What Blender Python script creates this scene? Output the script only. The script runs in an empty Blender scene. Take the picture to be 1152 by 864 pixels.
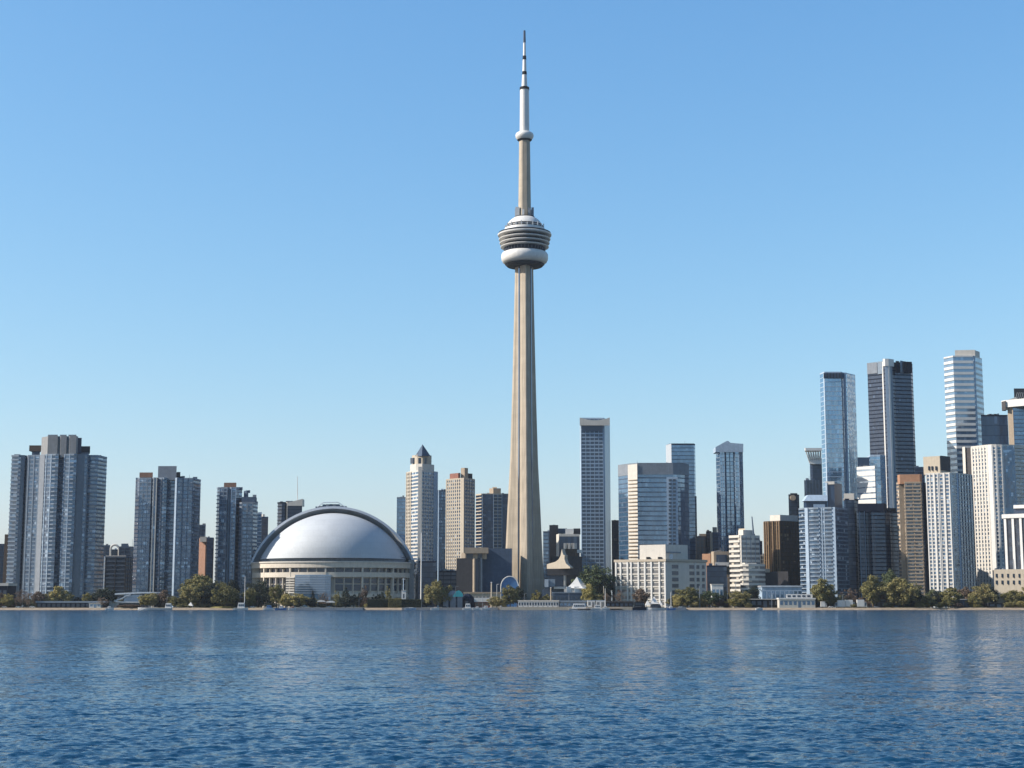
import bpy, math, random
import numpy as np
from mathutils import Vector, Matrix
random.seed(7); NR = np.random.default_rng(7)
R = math.radians
SC = bpy.context.scene
COL = SC.collection

# ------------------------------------------------------------------ camera, sky, sun, exposure
F = 1750.0; HZ = 677.0; CAMH = 7.0
PITCH = math.atan((HZ - 432) / F)
cd = bpy.data.cameras.new("camera"); cam = bpy.data.objects.new("camera", cd); COL.objects.link(cam)
cd.sensor_width = 36; cd.lens = F / 1152 * 36; cd.clip_start = 1; cd.clip_end = 90000
cam.location = (0, 0, CAMH); cam.rotation_euler = (R(90) + PITCH, 0, 0)
SC.camera = cam
SUN_AZ, SUN_EL = 82, 34                      # degrees round from straight behind the camera to its left; height
sdir = Vector((-math.sin(R(SUN_AZ)) * math.cos(R(SUN_EL)), -math.cos(R(SUN_AZ)) * math.cos(R(SUN_EL)), math.sin(R(SUN_EL))))
W = bpy.data.worlds.new("World"); SC.world = W; W.use_nodes = True
nt = W.node_tree; bg = nt.nodes["Background"]
sky = nt.nodes.new("ShaderNodeTexSky"); sky.sky_type = 'NISHITA'; sky.sun_disc = False
sky.sun_elevation = R(SUN_EL); sky.sun_rotation = math.atan2(sdir.x, sdir.y)
sky.air_density = 1.3; sky.dust_density = 0.7; sky.ozone_density = 4.0; sky.altitude = 0
sx_ = nt.nodes.new("ShaderNodeSeparateXYZ"); cx_ = nt.nodes.new("ShaderNodeCombineXYZ"); nt.links.new(sky.outputs[0], sx_.inputs[0])
for i_, (k_, g_) in enumerate(((1.482 / 1.88 ** 1.2, 1.2), (3.17 / 3.06 ** .9, .9), (5.29 / 4.57 ** .65, .65))):      # camera colour response of the sky
    p_ = nt.nodes.new("ShaderNodeMath"); p_.operation = 'POWER'; p_.inputs[1].default_value = g_; m_ = nt.nodes.new("ShaderNodeMath"); m_.operation = 'MULTIPLY'; m_.inputs[1].default_value = k_
    nt.links.new(sx_.outputs[i_], p_.inputs[0]); nt.links.new(p_.outputs[0], m_.inputs[0]); nt.links.new(m_.outputs[0], cx_.inputs[i_])
nt.links.new(cx_.outputs[0], bg.inputs[0]); bg.inputs[1].default_value = 0.085
sl = bpy.data.lights.new("sun", 'SUN'); sl.energy = 5.0; sl.angle = R(0.53); sl.color = (1, .92, .82)
so = bpy.data.objects.new("sun", sl); COL.objects.link(so); so.rotation_euler = sdir.to_track_quat('Z', 'Y').to_euler()
vs = SC.view_settings; vs.view_transform = 'Standard'; vs.look = 'None'; vs.gamma = 1; vs.exposure = 0.90
SC.cycles.max_bounces = 6

# ------------------------------------------------------------------ helpers
def at(x, y, Y):
    u = (x - 576) / F; v = (432 - y) / F
    c, s = math.cos(PITCH), math.sin(PITCH)
    dy = c - s * v; dz = s + c * v
    t = Y / dy
    return Vector((u * t, Y, CAMH + dz * t))
GZ = 1.8                                       # level of the land

def mesh(name, verts, faces, mat, uvs=None, smooth=False):
    me = bpy.data.meshes.new(name)
    me.from_pydata([tuple(v) for v in verts], [], faces)
    if uvs is not None:
        ul = me.uv_layers.new(name="UVMap"); k = 0
        for p in me.polygons:
            for li in p.loop_indices: ul.data[li].uv = uvs[k]; k += 1
    if mat: me.materials.append(mat)
    if smooth: me.polygons.foreach_set("use_smooth", [True] * len(me.polygons))
    me.update()
    return me
def link(name, me, parent=None, loc=(0, 0, 0), rz=0):
    o = bpy.data.objects.new(name, me); COL.objects.link(o)
    o.location = loc; o.rotation_euler.z = rz
    if parent: o.parent = parent
    return o
def tag(o, label, cat, group=None):
    o["label"] = label; o["category"] = cat
    if group: o["group"] = group
    return o
def thing(name, label, cat, loc, group=None, rz=0):
    o = bpy.data.objects.new(name, None); COL.objects.link(o); o.empty_display_size = 2
    o.location = loc; o.rotation_euler.z = rz
    return tag(o, label, cat, group)
def structure(o): o["kind"] = "structure"; return o

class MB:
    """collects shapes (given in world coordinates) into one mesh"""
    def __init__(s): s.v = []; s.f = []
    def add(s, vs, fs):
        n = len(s.v); s.v += [Vector(v) for v in vs]; s.f += [tuple(i + n for i in f) for f in fs]
    def prism(s, pts, z0, z1):
        n = len(pts)
        s.add([(p[0], p[1], z0) for p in pts] + [(p[0], p[1], z1) for p in pts],
              [(i, (i + 1) % n, n + (i + 1) % n, n + i) for i in range(n)] + [tuple(range(n - 1, -1, -1)), tuple(range(n, 2 * n))])
    def box(s, x0, x1, y0, y1, z0, z1): s.prism([(x0, y0), (x1, y0), (x1, y1), (x0, y1)], z0, z1)
    def tube(s, pts, rads, n=8, cap=True):
        pts = [Vector(p) for p in pts]; vs = []; fs = []
        for i, p in enumerate(pts):
            d = (pts[min(i + 1, len(pts) - 1)] - pts[max(i - 1, 0)]).normalized()
            a = d.cross(Vector((0, 1, 0)) if abs(d.y) < .9 else Vector((1, 0, 0))).normalized(); b = d.cross(a)
            for k in range(n):
                t = 2 * math.pi * k / n
                vs.append(p + (a * math.cos(t) + b * math.sin(t)) * rads[i])
        for i in range(len(pts) - 1):
            for k in range(n): fs.append((i * n + k, i * n + (k + 1) % n, (i + 1) * n + (k + 1) % n, (i + 1) * n + k))
        if cap: fs += [tuple(range(n)), tuple(range(len(vs) - 1, len(vs) - n - 1, -1))]
        s.add(vs, fs)
    def lathe(s, cx, cy, prof, n=48):
        vs = []; fs = []
        for r, z in prof:
            for k in range(n):
                t = 2 * math.pi * k / n; vs.append((cx + r * math.cos(t), cy + r * math.sin(t), z))
        m = len(prof)
        for i in range(m - 1):
            for k in range(n): fs.append((i * n + k, i * n + (k + 1) % n, (i + 1) * n + (k + 1) % n, (i + 1) * n + k))
        fs += [tuple(range(n - 1, -1, -1)), tuple(range((m - 1) * n, m * n))]
        s.add(vs, fs)
    def build(s, name, mat, parent=None, smooth=False, origin=None):
        o0 = Vector(origin) if origin is not None else (parent.location if parent else Vector())
        if parent and parent.parent: o0 = parent.parent.location
        me = mesh(name, [v - o0 for v in s.v], s.f, mat, smooth=False)
        if smooth:
            try:
                me.polygons.foreach_set("use_smooth", [True] * len(me.polygons)); me.set_sharp_from_angle(angle=R(35))
            except Exception: pass
        return link(name, me, parent, tuple(o0) if not parent else (0, 0, 0))

# ------------------------------------------------------------------ materials
def nmat(name):
    m = bpy.data.materials.new(name); m.use_nodes = True
    t = m.node_tree; return m, t, t.nodes["Principled BSDF"]
def N(t, kind, **kw):
    n = t.nodes.new(kind)
    for k, v in kw.items():
        if k.startswith("i_"): n.inputs[int(k[2:])].default_value = v
        else: setattr(n, k, v)
    return n
def plain(name, c, rough=.7, var=.12, scale=.35, metal=0, spec=.4, streak=.10):
    """paint / stone / concrete with blotches and rain streaks"""
    m, t, b = nmat(name); L = t.links
    tc = N(t, "ShaderNodeTexCoord")
    n1 = N(t, "ShaderNodeTexNoise"); n1.inputs["Scale"].default_value = scale; n1.inputs["Detail"].default_value = 6
    L.new(tc.outputs["Object"], n1.inputs["Vector"])
    mp = N(t, "ShaderNodeMapping"); mp.inputs["Scale"].default_value = (1.3, 1.3, .03); L.new(tc.outputs["Object"], mp.inputs[0])
    n2 = N(t, "ShaderNodeTexNoise"); n2.inputs["Scale"].default_value = 1.0; n2.inputs["Detail"].default_value = 3; L.new(mp.outputs[0], n2.inputs["Vector"])
    a = N(t, "ShaderNodeMapRange"); a.inputs[1].default_value = .3; a.inputs[2].default_value = .7; a.inputs[3].default_value = 1 - var; a.inputs[4].default_value = 1 + var; L.new(n1.outputs[0], a.inputs[0])
    s = N(t, "ShaderNodeMapRange"); s.inputs[1].default_value = .35; s.inputs[2].default_value = .7; s.inputs[3].default_value = 1 + streak * .4; s.inputs[4].default_value = 1 - streak; L.new(n2.outputs[0], s.inputs[0])
    mu = N(t, "ShaderNodeMath", operation='MULTIPLY'); L.new(a.outputs[0], mu.inputs[0]); L.new(s.outputs[0], mu.inputs[1])
    vm = N(t, "ShaderNodeVectorMath", operation='SCALE'); vm.inputs[0].default_value = c; L.new(mu.outputs[0], vm.inputs["Scale"])
    L.new(vm.outputs[0], b.inputs["Base Color"])
    b.inputs["Roughness"].default_value = rough; b.inputs["Metallic"].default_value = metal; b.inputs["Specular IOR Level"].default_value = spec
    if name in ("dome_membrane", "tower_concrete"):     # sheet seams of the roof / pour lines of the shaft
        bt = N(t, "ShaderNodeTexBrick"); sp = N(t, "ShaderNodeSeparateXYZ"); cb = N(t, "ShaderNodeCombineXYZ"); L.new(tc.outputs["Object"], sp.inputs[0])
        L.new(sp.outputs[0], cb.inputs[0]); L.new(sp.outputs[2], cb.inputs[1]); L.new(cb.outputs[0], bt.inputs["Vector"])
        dm = name == "dome_membrane"; bt.offset = .5 if dm else 0; bt.inputs["Scale"].default_value = 1
        bt.inputs["Brick Width"].default_value = 9 if dm else 400; bt.inputs["Row Height"].default_value = 5.5 if dm else 7; bt.inputs["Mortar Size"].default_value = .10 if dm else .22; bt.inputs["Mortar Smooth"].default_value = .3
        for q_, c_ in (("Color1", 1.02), ("Color2", .96), ("Mortar", .84 if dm else .92)): bt.inputs[q_].default_value = (c_, c_, c_, 1)
        m2_ = N(t, "ShaderNodeVectorMath", operation='MULTIPLY'); L.new(vm.outputs[0], m2_.inputs[0]); L.new(bt.outputs["Color"], m2_.inputs[1]); L.new(m2_.outputs[0], b.inputs["Base Color"])
    return m
def glass(name, dark, mid, blind, refl=.35, rough=.10, pb=.18, tint=(.55, .7, .9), wob=.03):
    """window wall: every pane has its own tone, some have blinds; coated glass mirrors sky and neighbours"""
    m, t, b = nmat(name); L = t.links
    uv = N(t, "ShaderNodeUVMap")
    fl = N(t, "ShaderNodeVectorMath", operation='FLOOR'); L.new(uv.outputs[0], fl.inputs[0])
    wn = N(t, "ShaderNodeTexWhiteNoise", noise_dimensions='2D'); L.new(fl.outputs[0], wn.inputs["Vector"])
    add = N(t, "ShaderNodeVectorMath", operation='ADD'); add.inputs[1].default_value = (37.3, 11.7, 0); L.new(fl.outputs[0], add.inputs[0])
    wn2 = N(t, "ShaderNodeTexWhiteNoise", noise_dimensions='2D'); L.new(add.outputs[0], wn2.inputs["Vector"])
    m1 = N(t, "ShaderNodeMix", data_type='RGBA'); m1.inputs["A"].default_value = (*dark, 1); m1.inputs["B"].default_value = (*mid, 1); L.new(wn.outputs[0], m1.inputs["Factor"])
    gt = N(t, "ShaderNodeMath", operation='GREATER_THAN'); gt.inputs[1].default_value = 1 - pb; L.new(wn2.outputs[0], gt.inputs[0])
    fr = N(t, "ShaderNodeVectorMath", operation='FRACTION'); L.new(uv.outputs[0], fr.inputs[0])
    sx = N(t, "ShaderNodeSeparateXYZ"); L.new(fr.outputs[0], sx.inputs[0])
    bl = N(t, "ShaderNodeMath", operation='GREATER_THAN'); L.new(sx.outputs[1], bl.inputs[0]); L.new(wn.outputs[0], bl.inputs[1])
    mm = N(t, "ShaderNodeMath", operation='MULTIPLY'); L.new(gt.outputs[0], mm.inputs[0]); L.new(bl.outputs[0], mm.inputs[1])
    m2 = N(t, "ShaderNodeMix", data_type='RGBA'); L.new(mm.outputs[0], m2.inputs["Factor"]); L.new(m1.outputs["Result"], m2.inputs["A"]); m2.inputs["B"].default_value = (*blind, 1)
    L.new(m2.outputs["Result"], b.inputs["Base Color"]); b.inputs["Roughness"].default_value = .3; b.inputs["Specular IOR Level"].default_value = .5
    ge = N(t, "ShaderNodeNewGeometry")
    cc = N(t, "ShaderNodeVectorMath", operation='SUBTRACT'); cc.inputs[1].default_value = (.5, .5, .5); L.new(wn2.outputs["Color"], cc.inputs[0])
    cs = N(t, "ShaderNodeVectorMath", operation='SCALE'); cs.inputs["Scale"].default_value = wob; L.new(cc.outputs[0], cs.inputs[0])
    ca = N(t, "ShaderNodeVectorMath", operation='ADD'); L.new(ge.outputs["Normal"], ca.inputs[0]); L.new(cs.outputs[0], ca.inputs[1])
    cn = N(t, "ShaderNodeVectorMath", operation='NORMALIZE'); L.new(ca.outputs[0], cn.inputs[0])
    gl = N(t, "ShaderNodeBsdfGlossy"); gl.inputs["Roughness"].default_value = rough; gl.inputs["Color"].default_value = (*tint, 1); L.new(cn.outputs[0], gl.inputs["Normal"])
    lw = N(t, "ShaderNodeLayerWeight"); lw.inputs[0].default_value = .35
    mr = N(t, "ShaderNodeMapRange"); mr.inputs[3].default_value = refl; mr.inputs[4].default_value = min(1, refl * 1.6 + .22); L.new(lw.outputs["Fresnel"], mr.inputs[0])
    pn = N(t, "ShaderNodeTexNoise"); pn.inputs["Scale"].default_value = .23; pn.inputs["Detail"].default_value = 3; L.new(uv.outputs[0], pn.inputs["Vector"])
    pr = N(t, "ShaderNodeMapRange"); pr.inputs[1].default_value = .3; pr.inputs[2].default_value = .7; pr.inputs[3].default_value = .82; pr.inputs[4].default_value = 1.12; L.new(pn.outputs[0], pr.inputs[0])
    pv = N(t, "ShaderNodeMath", operation='MULTIPLY_ADD'); pv.inputs[1].default_value = .34; pv.inputs[2].default_value = .83; L.new(wn2.outputs[0], pv.inputs[0])
    p2 = N(t, "ShaderNodeMath", operation='MULTIPLY'); L.new(pr.outputs[0], p2.inputs[0]); L.new(pv.outputs[0], p2.inputs[1])
    p3 = N(t, "ShaderNodeMath", operation='MULTIPLY'); L.new(p2.outputs[0], p3.inputs[0]); L.new(mr.outputs[0], p3.inputs[1])
    ms = N(t, "ShaderNodeMixShader"); L.new(p3.outputs[0], ms.inputs[0]); L.new(b.outputs[0], ms.inputs[1]); L.new(gl.outputs[0], ms.inputs[2])
    L.new(ms.outputs[0], t.nodes["Material Output"].inputs[0])
    return m

M = dict(
    concrete=plain("concrete", (0.165, 0.168, 0.17)), tower_concrete=plain("tower_concrete", (0.295, 0.248, 0.186), var=.10, streak=.26, scale=.10),
    grey=plain("grey_cladding", (0.14, 0.16, 0.185)), bluegrey=plain("blue_grey_cladding", (0.145, 0.185, 0.23)), lightblue=plain("pale_blue_cladding", (0.25, 0.32, 0.395)),
    white=plain("white_paint", (0.5, 0.49, 0.465), .5, .05), offwhite=plain("offwhite_paint", (0.42, 0.395, 0.35), .6, .06), cream=plain("cream_stone", (0.33, 0.285, 0.22), .75, .07),
    tan=plain("tan_precast", (0.27, 0.21, 0.15), .8, .1), sandstone=plain("sandstone", (0.25, 0.2, 0.145), .8, .1), brown=plain("brown_cladding", (0.07, 0.05, 0.037), .75, spec=.1),
    rust=plain("rust_brick", (0.18, 0.095, 0.06), .85), terracotta=plain("terracotta", (0.28, 0.15, 0.085), .8), umber=plain("umber_panel", (0.052, 0.049, 0.05), .75, spec=.1),
    charcoal=plain("charcoal", (0.028, 0.03, 0.035), .75, spec=.1), navy=plain("navy_cladding", (0.008, 0.013, 0.027), .75, spec=.1), black=plain("black_metal", (.012, .012, .014), .75, spec=.1),
    slate=plain("slate_panel", (0.055, 0.078, 0.115), .75, spec=.1), silver=plain("silver_metal", (.55, .56, .58), .38, .05, metal=.6), steel=plain("brushed_steel", (.42, .44, .47), .42, .08, metal=.7),
    dome=plain("dome_membrane", (0.35, 0.37, 0.385), .68, .05, .05, metal=.05, streak=.06), arch=plain("arch_roof_metal", (0.36, 0.385, 0.415), .5, .06, .1, metal=.3),
    stadium_stone=plain("stadium_stone", (.46, .41, .34), .75, .08),
    teal=plain("teal_paint", (.06, .42, .40), .5), redbrown=plain("red_brown_paint", (.16, .06, .04), .6), bark=plain("bark", (.09, .065, .045), .9, .3, 3),
    tyre=plain("tyre_rubber", (.015, .015, .016), .8), bluepaint=plain("blue_paint", (.05, .14, .30), .4), wood=plain("weathered_wood", (.20, .15, .11), .8, .2, 1.5),
    bronze=plain("bronze_cladding", (0.135, 0.086, 0.043), .45, .1), yellow=plain("yellow_paint", (.5, .33, .05), .5),
    g_condo=glass("condo_glass", (.010, .024, .05), (.04, .075, .125), (.32, .38, .44), .12, .12, .18, (.5, .68, .92), wob=.08),
    g_blue=glass("blue_curtain_glass", (.015, .04, .08), (.03, .075, .13), (.10, .16, .23), .22, .08, .03, (.5, .68, .92), wob=.014),
    g_sky=glass("sky_blue_glass", (.03, .07, .12), (.06, .12, .19), (.15, .22, .30), .36, .10, .05, (.62, .78, .95), wob=.035),
    g_dark=glass("dark_glass", (.006, .011, .02), (.018, .03, .05), (.05, .06, .07), .02, .10, .08, (.45, .58, .8), wob=.04),
    g_pale=glass("pale_blue_glass", (.07, .11, .16), (.10, .15, .21), (.2, .26, .32), .25, .10, .05, (.62, .78, .95), wob=.02),
    g_ink=glass("ink_blue_glass", (.004, .010, .022), (.010, .022, .045), (.04, .065, .11), .05, .10, .05, (.42, .62, .95), wob=.03),
    g_navy=glass("navy_glass", (.005, .011, .026), (.012, .026, .055), (.04, .06, .09), .012, .12, .10, (.4, .55, .85), wob=.06),
    g_brown=glass("bronze_glass", (.014, .009, .006), (.05, .032, .018), (.16, .12, .07), .04, .15, .10, (.75, .6, .45), wob=.05),
    g_warm=glass("warm_window_glass", (.03, .03, .035), (.10, .10, .10), (.40, .36, .30), .07, .15, .25, (.7, .75, .8), wob=.08),  # warm grey panes, some with pale blinds
)

# ------------------------------------------------------------------ parametric high-rise
def offset_poly(pts, offs):
    n = len(pts); out = []
    def line(i):
        a = Vector(pts[i]); b = Vector(pts[(i + 1) % n]); d = (b - a).normalized(); nn = Vector((d.y, -d.x)) * offs[i]
        return a + nn, b + nn, d
    for i in range(n):
        a0, b0, d0 = line((i - 1) % n); a1, b1, d1 = line(i)
        cr = d0.x * d1.y - d0.y * d1.x
        if abs(cr) < .25:
            out.append(b0)
            if (b0 - a1).length > .01: out.append(a1)
        else:
            t = ((a1.x - a0.x) * d1.y - (a1.y - a0.y) * d1.x) / cr
            out.append(a0 + d0 * t)
    return out
def close_plan(pts, back):
    yb = max(p[1] for p in pts) + back
    (x0, y0), (x1, y1) = pts[0], pts[-1]
    xr = x1 if x1 > 0 else x1 * yb / y1 - .5      # back corners lie behind the seen faces
    xl = x0 if x0 < 0 else x0 * yb / y0 + .5
    if x1 > 0 and xr < xl + 2: xr = xl + 4
    if xl > xr - 2: xl = xr - 4
    return pts + [(xr, yb), (xl, yb)]
OFF = {'w': .22, 'b': .22, 'B': 1.5, 's': .1, 'g': .07, 'n': .03}
_pier = {}
NPARTS = 0
def building(name, label, Y, plan, ytop, segs, fh=3.6, body='g_condo', slab='concrete', sh=.9, psp=4.0, pw=.5, po=.45, pier=None,
             back=24, cat='tower', group=None, zb=GZ, ptop=1.6, bay=3.0, wall=None, offs=None, ground=None, lot=None):
    pts = [tuple(at(x, ytop, Y + d).xy) for x, d in plan]
    ztop = at(plan[0][0], ytop, Y + plan[0][1]).z if lot is None else at(plan[0][0], ytop, Y + lot).z
    c = Vector((sum(p[0] for p in pts) / len(pts), sum(p[1] for p in pts) / len(pts), zb))
    root = thing(name, label, cat, c, group)
    poly = close_plan(pts, back); n = len(poly)
    P = [(p[0] - c.x, p[1] - c.y) for p in poly]; H = ztop - zb
    # body with pane UVs
    vs = [(x, y, 0) for x, y in P] + [(x, y, H) for x, y in P]; fs = []; uv = []; u = 0
    for i in range(n):
        j = (i + 1) % n; l = (Vector(P[j]) - Vector(P[i])).length
        nb = max(1, round(l / bay)); u0 = math.ceil(u) + 3; u = u0 + nb
        fs.append((i, j, n + j, n + i)); vt = 400.0; vb = vt - H / fh
        uv += [(u0, vb), (u, vb), (u, vt), (u0, vt)]
    fs += [tuple(range(n, 2 * n))]; uv += [(0, 0)] * n
    me = mesh("curtain_wall", vs, fs, M[body], uv); me.materials.append(M['grey']); me.polygons[len(fs) - 1].material_index = 1
    link("wall" if body not in M or not body.startswith('g_') else "curtain_wall", me, root)
    O = []
    for i in range(n):
        st = segs[i] if i < len(segs) else 'n'
        k = st[0] if not isinstance(st, str) else st[0]
        O.append((offs or {}).get(k, OFF[k]))
    nf = min(99, int((H - 2) / fh))
    if slab:
        ring = offset_poly(P, O); m = len(ring)
        sv = [(p.x, p.y, 0) for p in ring] + [(p.x, p.y, sh) for p in ring]
        sf = [(i, (i + 1) % m, m + (i + 1) % m, m + i) for i in range(m)] + [tuple(range(m - 1, -1, -1)), tuple(range(m, 2 * m))]
        sm = mesh("floor_band", sv, sf, M[slab])
        for f in range(1, nf + 1):
            link("floor_band", sm, root, (0, 0, H - f * fh - sh * .5))
        tv = [(p.x, p.y, 0) for p in ring] + [(p.x, p.y, ptop) for p in ring]
        link("parapet", mesh("parapet", tv, sf, M[slab]), root, (0, 0, H - ptop * .5))
    rr_ = random.Random(int(plan[0][0] * 7 + Y)); fl_ = (Vector(P[len(plan) - 1]) - Vector(P[0])).length
    for q in range(min(7, int(fl_ / 5))):              # small plant on the roof
        t_ = rr_.uniform(.12, .88); p_ = Vector(P[0]).lerp(Vector(P[len(plan) - 1]), t_); w_ = rr_.uniform(1.2, 3.4); yq = max(v[1] for v in P[:len(plan)]) + rr_.uniform(2, 7)
        bx = MB(); bx.box(p_.x - w_ / 2, p_.x + w_ / 2, yq, yq + 2.5, H, H + ptop * .5 + rr_.uniform(.5, 2.2)); link("roof_unit", mesh("roof_unit", bx.v, bx.f, M[rr_.choice(('grey', 'slate', 'concrete', 'lightblue'))]), root)
    if fl_ > 14 and rr_.random() < .6:
        p_ = Vector(P[0]).lerp(Vector(P[len(plan) - 1]), rr_.uniform(.2, .8)); yq = max(v[1] for v in P[:len(plan)]) + 4
        bx = MB(); bx.tube([(p_.x, yq, H), (p_.x, yq, H + rr_.uniform(5, 10))], [.22, .1], 5); link("antenna", mesh("antenna", bx.v, bx.f, M['grey']), root)
    pm = M[pier or slab or 'concrete']
    for i, st in enumerate(segs):
        a = Vector(P[i]); b = Vector(P[i + 1]); d = b - a; l = d.length; d.normalize(); ang = math.atan2(d.y, d.x)
        k = st if isinstance(st, str) else st[0]
        if k[0] == 'w':
            sp, w, p_ = (psp, pw, po) if isinstance(st, str) else st[1:4]
            q = max(1, round(l / sp))
            mp = pm if isinstance(st, str) or len(st) < 5 else M[st[4]]
            key = (w, p_, round(H, 2), mp.name)
            if key not in _pier:
                bx = MB(); bx.box(-w / 2, w / 2, -p_, .15, 0, H + .35); _pier[key] = mesh("pier", bx.v, bx.f, mp)
            for e in range(q + 1):
                pos = a + d * (w / 2 + .05 + (l - w - .1) * e / q)
                link("pier", _pier[key], root, (pos.x, pos.y, 0), ang)
        elif k[0] == 's':
            mm = pm if isinstance(st, str) else M[st[1]]
            po_ = .55 if isinstance(st, str) or len(st) < 3 else st[2]
            bx = MB(); bx.box(.02, l - .02, -po_, .2, 0, H + .6)
            link("wall_panel", mesh("wall_panel", bx.v, bx.f, mm), root, (a.x, a.y, 0), ang)
    return root
def pbox(root, name, x0, x1, y0, y1, Y, depth, mat, parent=None, side=0, xr=None):
    """a block whose front shows between photo columns x0..x1 and rows y0..y1, standing at distance Y"""
    ym = y0 if y0 > 0 else y1
    a = at(x0, ym, Y); b = at(x1, ym, Y); z1 = at(x0, y0, Y).z; z0 = at(x0, y1, Y).z
    mb = MB(); mb.prism(close_plan([(a.x, Y), (b.x, Y)], depth), z0, z1)
    return mb.build(name, M[mat] if isinstance(mat, str) else mat, parent or root)
def ppoly(root, name, plan, y0, y1, Y, back, mat):
    z1 = at(plan[0][0], y0, Y + plan[0][1]).z; z0 = at(plan[0][0], y1, Y + plan[0][1]).z
    mb = MB(); mb.prism(close_plan([tuple(at(x, y0, Y + d).xy) for x, d in plan], back), z0, z1)
    return mb.build(name, M[mat], root)


# ------------------------------------------------------------------ ground, shore, water
def build_water():
    f_ = []
    ys = [42.0]
    while ys[-1] < 1366: ys.append(ys[-1] * (1.0026 if ys[-1] < 330 else 1.0052))
    ys = np.array(ys); nc = 1050
    t = np.linspace(-.40, .40, nc)
    Yg = np.repeat(ys[:, None], nc, 1); Xg = t[None, :] * (ys[:, None] + 60)
    Z = np.zeros_like(Yg)
    rng = np.random.default_rng(3)
    dyl = np.gradient(ys); dxl = (.80 / nc) * (ys + 60)
    K = []
    for lam, n_, sl_ in ((7, 5, .006), (4.2, 8, .010), (2.6, 12, .018), (1.7, 20, .034), (1.15, 28, .058), (.8, 28, .078), (.56, 26, .085)):
        for q in range(n_): K.append((lam * rng.uniform(.78, 1.28), rng.normal(R(-80), R(27)), rng.uniform(0, 6.28), sl_ * rng.uniform(.6, 1.3) / math.sqrt(n_ / 4)))
    # slow patches of calmer and rougher water
    G = np.zeros_like(Yg)
    for q in range(9):
        l_ = rng.uniform(60, 260); a = rng.uniform(0, 6.28)
        G += np.sin(2 * math.pi * (Xg * math.cos(a) * .35 + Yg * math.sin(a)) / l_ + rng.uniform(0, 6.28)) / 3
    G = 1 + .28 * np.clip(G, -1.6, 1.6)
    for lam, a, ph, s in K:
        amp = s * lam / (2 * math.pi)
        fade = np.clip((lam / np.maximum(dyl * abs(math.sin(a)), dxl * abs(math.cos(a))) - 2.2) / 2.5, 0, 1)[:, None]
        p = 2 * math.pi * (Xg * math.cos(a) + Yg * math.sin(a)) / lam + ph
        Z += amp * fade * (np.sin(p) + .22 * np.sin(2 * p + 1.3))
    Z *= G
    edge = np.minimum(1, np.minimum((t + .40), (.40 - t)) / .02)[None, :] * np.clip((1366 - ys) / 20, 0, 1)[:, None]
    Z *= edge
    nr = len(ys)
    V = np.stack([Xg, Yg, Z], -1).reshape(-1, 3)
    i = np.arange(nr - 1)[:, None] * nc + np.arange(nc - 1)[None, :]
    Q = np.stack([i, i + 1, i + nc + 1, i + nc], -1).reshape(-1, 4)
    # calm outer sheets: to the sides, behind the viewer
    xl0, xr0 = Xg[0, 0], Xg[0, -1]; xl1, xr1 = Xg[-1, 0], Xg[-1, -1]; yb = ys[0]; ye = ys[-1]
    ex = np.array([(-6000, -6000, 0), (6000, -6000, 0), (6000, ye, 0), (-6000, ye, 0), (-6000, yb, 0), (6000, yb, 0)])
    b = len(V); V = np.concatenate([V, ex])
    left = [r * nc for r in range(nr)]; right = [r * nc + nc - 1 for r in range(nr)]
    polys = [(b, b + 1, b + 5, *[k for k in range(nc - 1, -1, -1)], b + 4), (b + 4, *left, b + 3), (b + 2, *right[::-1], b + 5)]
    me = bpy.data.meshes.new("water")
    loops = np.concatenate([Q.ravel(), *[np.array(p) for p in polys]]).astype(np.int32)
    sizes = np.concatenate([np.full(len(Q), 4), [len(p) for p in polys]]).astype(np.int32)
    starts = np.concatenate([[0], np.cumsum(sizes)[:-1]]).astype(np.int32)
    me.vertices.add(len(V)); me.vertices.foreach_set("co", V.ravel().astype(np.float32))
    me.loops.add(len(loops)); me.loops.foreach_set("vertex_index", loops)
    me.polygons.add(len(sizes)); me.polygons.foreach_set("loop_start", starts)
    sm = np.ones(len(sizes), bool); sm[-3:] = False; me.polygons.foreach_set("use_smooth", sm)
    me.update(calc_edges=True); me.validate()
    m, t_, bsdf = nmat("lake_water"); L = t_.links
    bsdf.inputs["Base Color"].default_value = (.004, .030, .066, 1); bsdf.inputs["Roughness"].default_value = .11; bsdf.inputs["IOR"].default_value = 1.333; bsdf.inputs["Specular IOR Level"].default_value = .34
    tc = N(t_, "ShaderNodeTexCoord"); acc = None
    # wind ripples too small for the mesh: slopes from noise, in three sizes
    for sx, sy, sc_, k in ((.9, 1.6, 2.2, 1.35), (.35, .8, 1.0, 1.15), (.02, .07, 1.0, .28)):
        mp = N(t_, "ShaderNodeMapping"); mp.inputs["Scale"].default_value = (sx, sy, 1); mp.inputs["Rotation"].default_value = (0, 0, .25); L.new(tc.outputs["Object"], mp.inputs[0])
        n1 = N(t_, "ShaderNodeTexNoise"); n1.inputs["Scale"].default_value = sc_; n1.inputs["Detail"].default_value = 3; L.new(mp.outputs[0], n1.inputs["Vector"])
        sb = N(t_, "ShaderNodeVectorMath", operation='SUBTRACT'); sb.inputs[1].default_value = (.5, .5, .5); L.new(n1.outputs["Color"], sb.inputs[0])
        ml = N(t_, "ShaderNodeVectorMath", operation='MULTIPLY'); ml.inputs[1].default_value = (k * .62, k, 0); L.new(sb.outputs[0], ml.inputs[0])
        if acc is None: acc = ml
        else:
            ad = N(t_, "ShaderNodeVectorMath", operation='ADD'); L.new(acc.outputs[0], ad.inputs[0]); L.new(ml.outputs[0], ad.inputs[1]); acc = ad
    wp = N(t_, "ShaderNodeMapping"); wp.inputs["Scale"].default_value = (.006, .02, 1); wp.inputs["Rotation"].default_value = (0, 0, .12); L.new(tc.outputs["Object"], wp.inputs[0])
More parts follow.
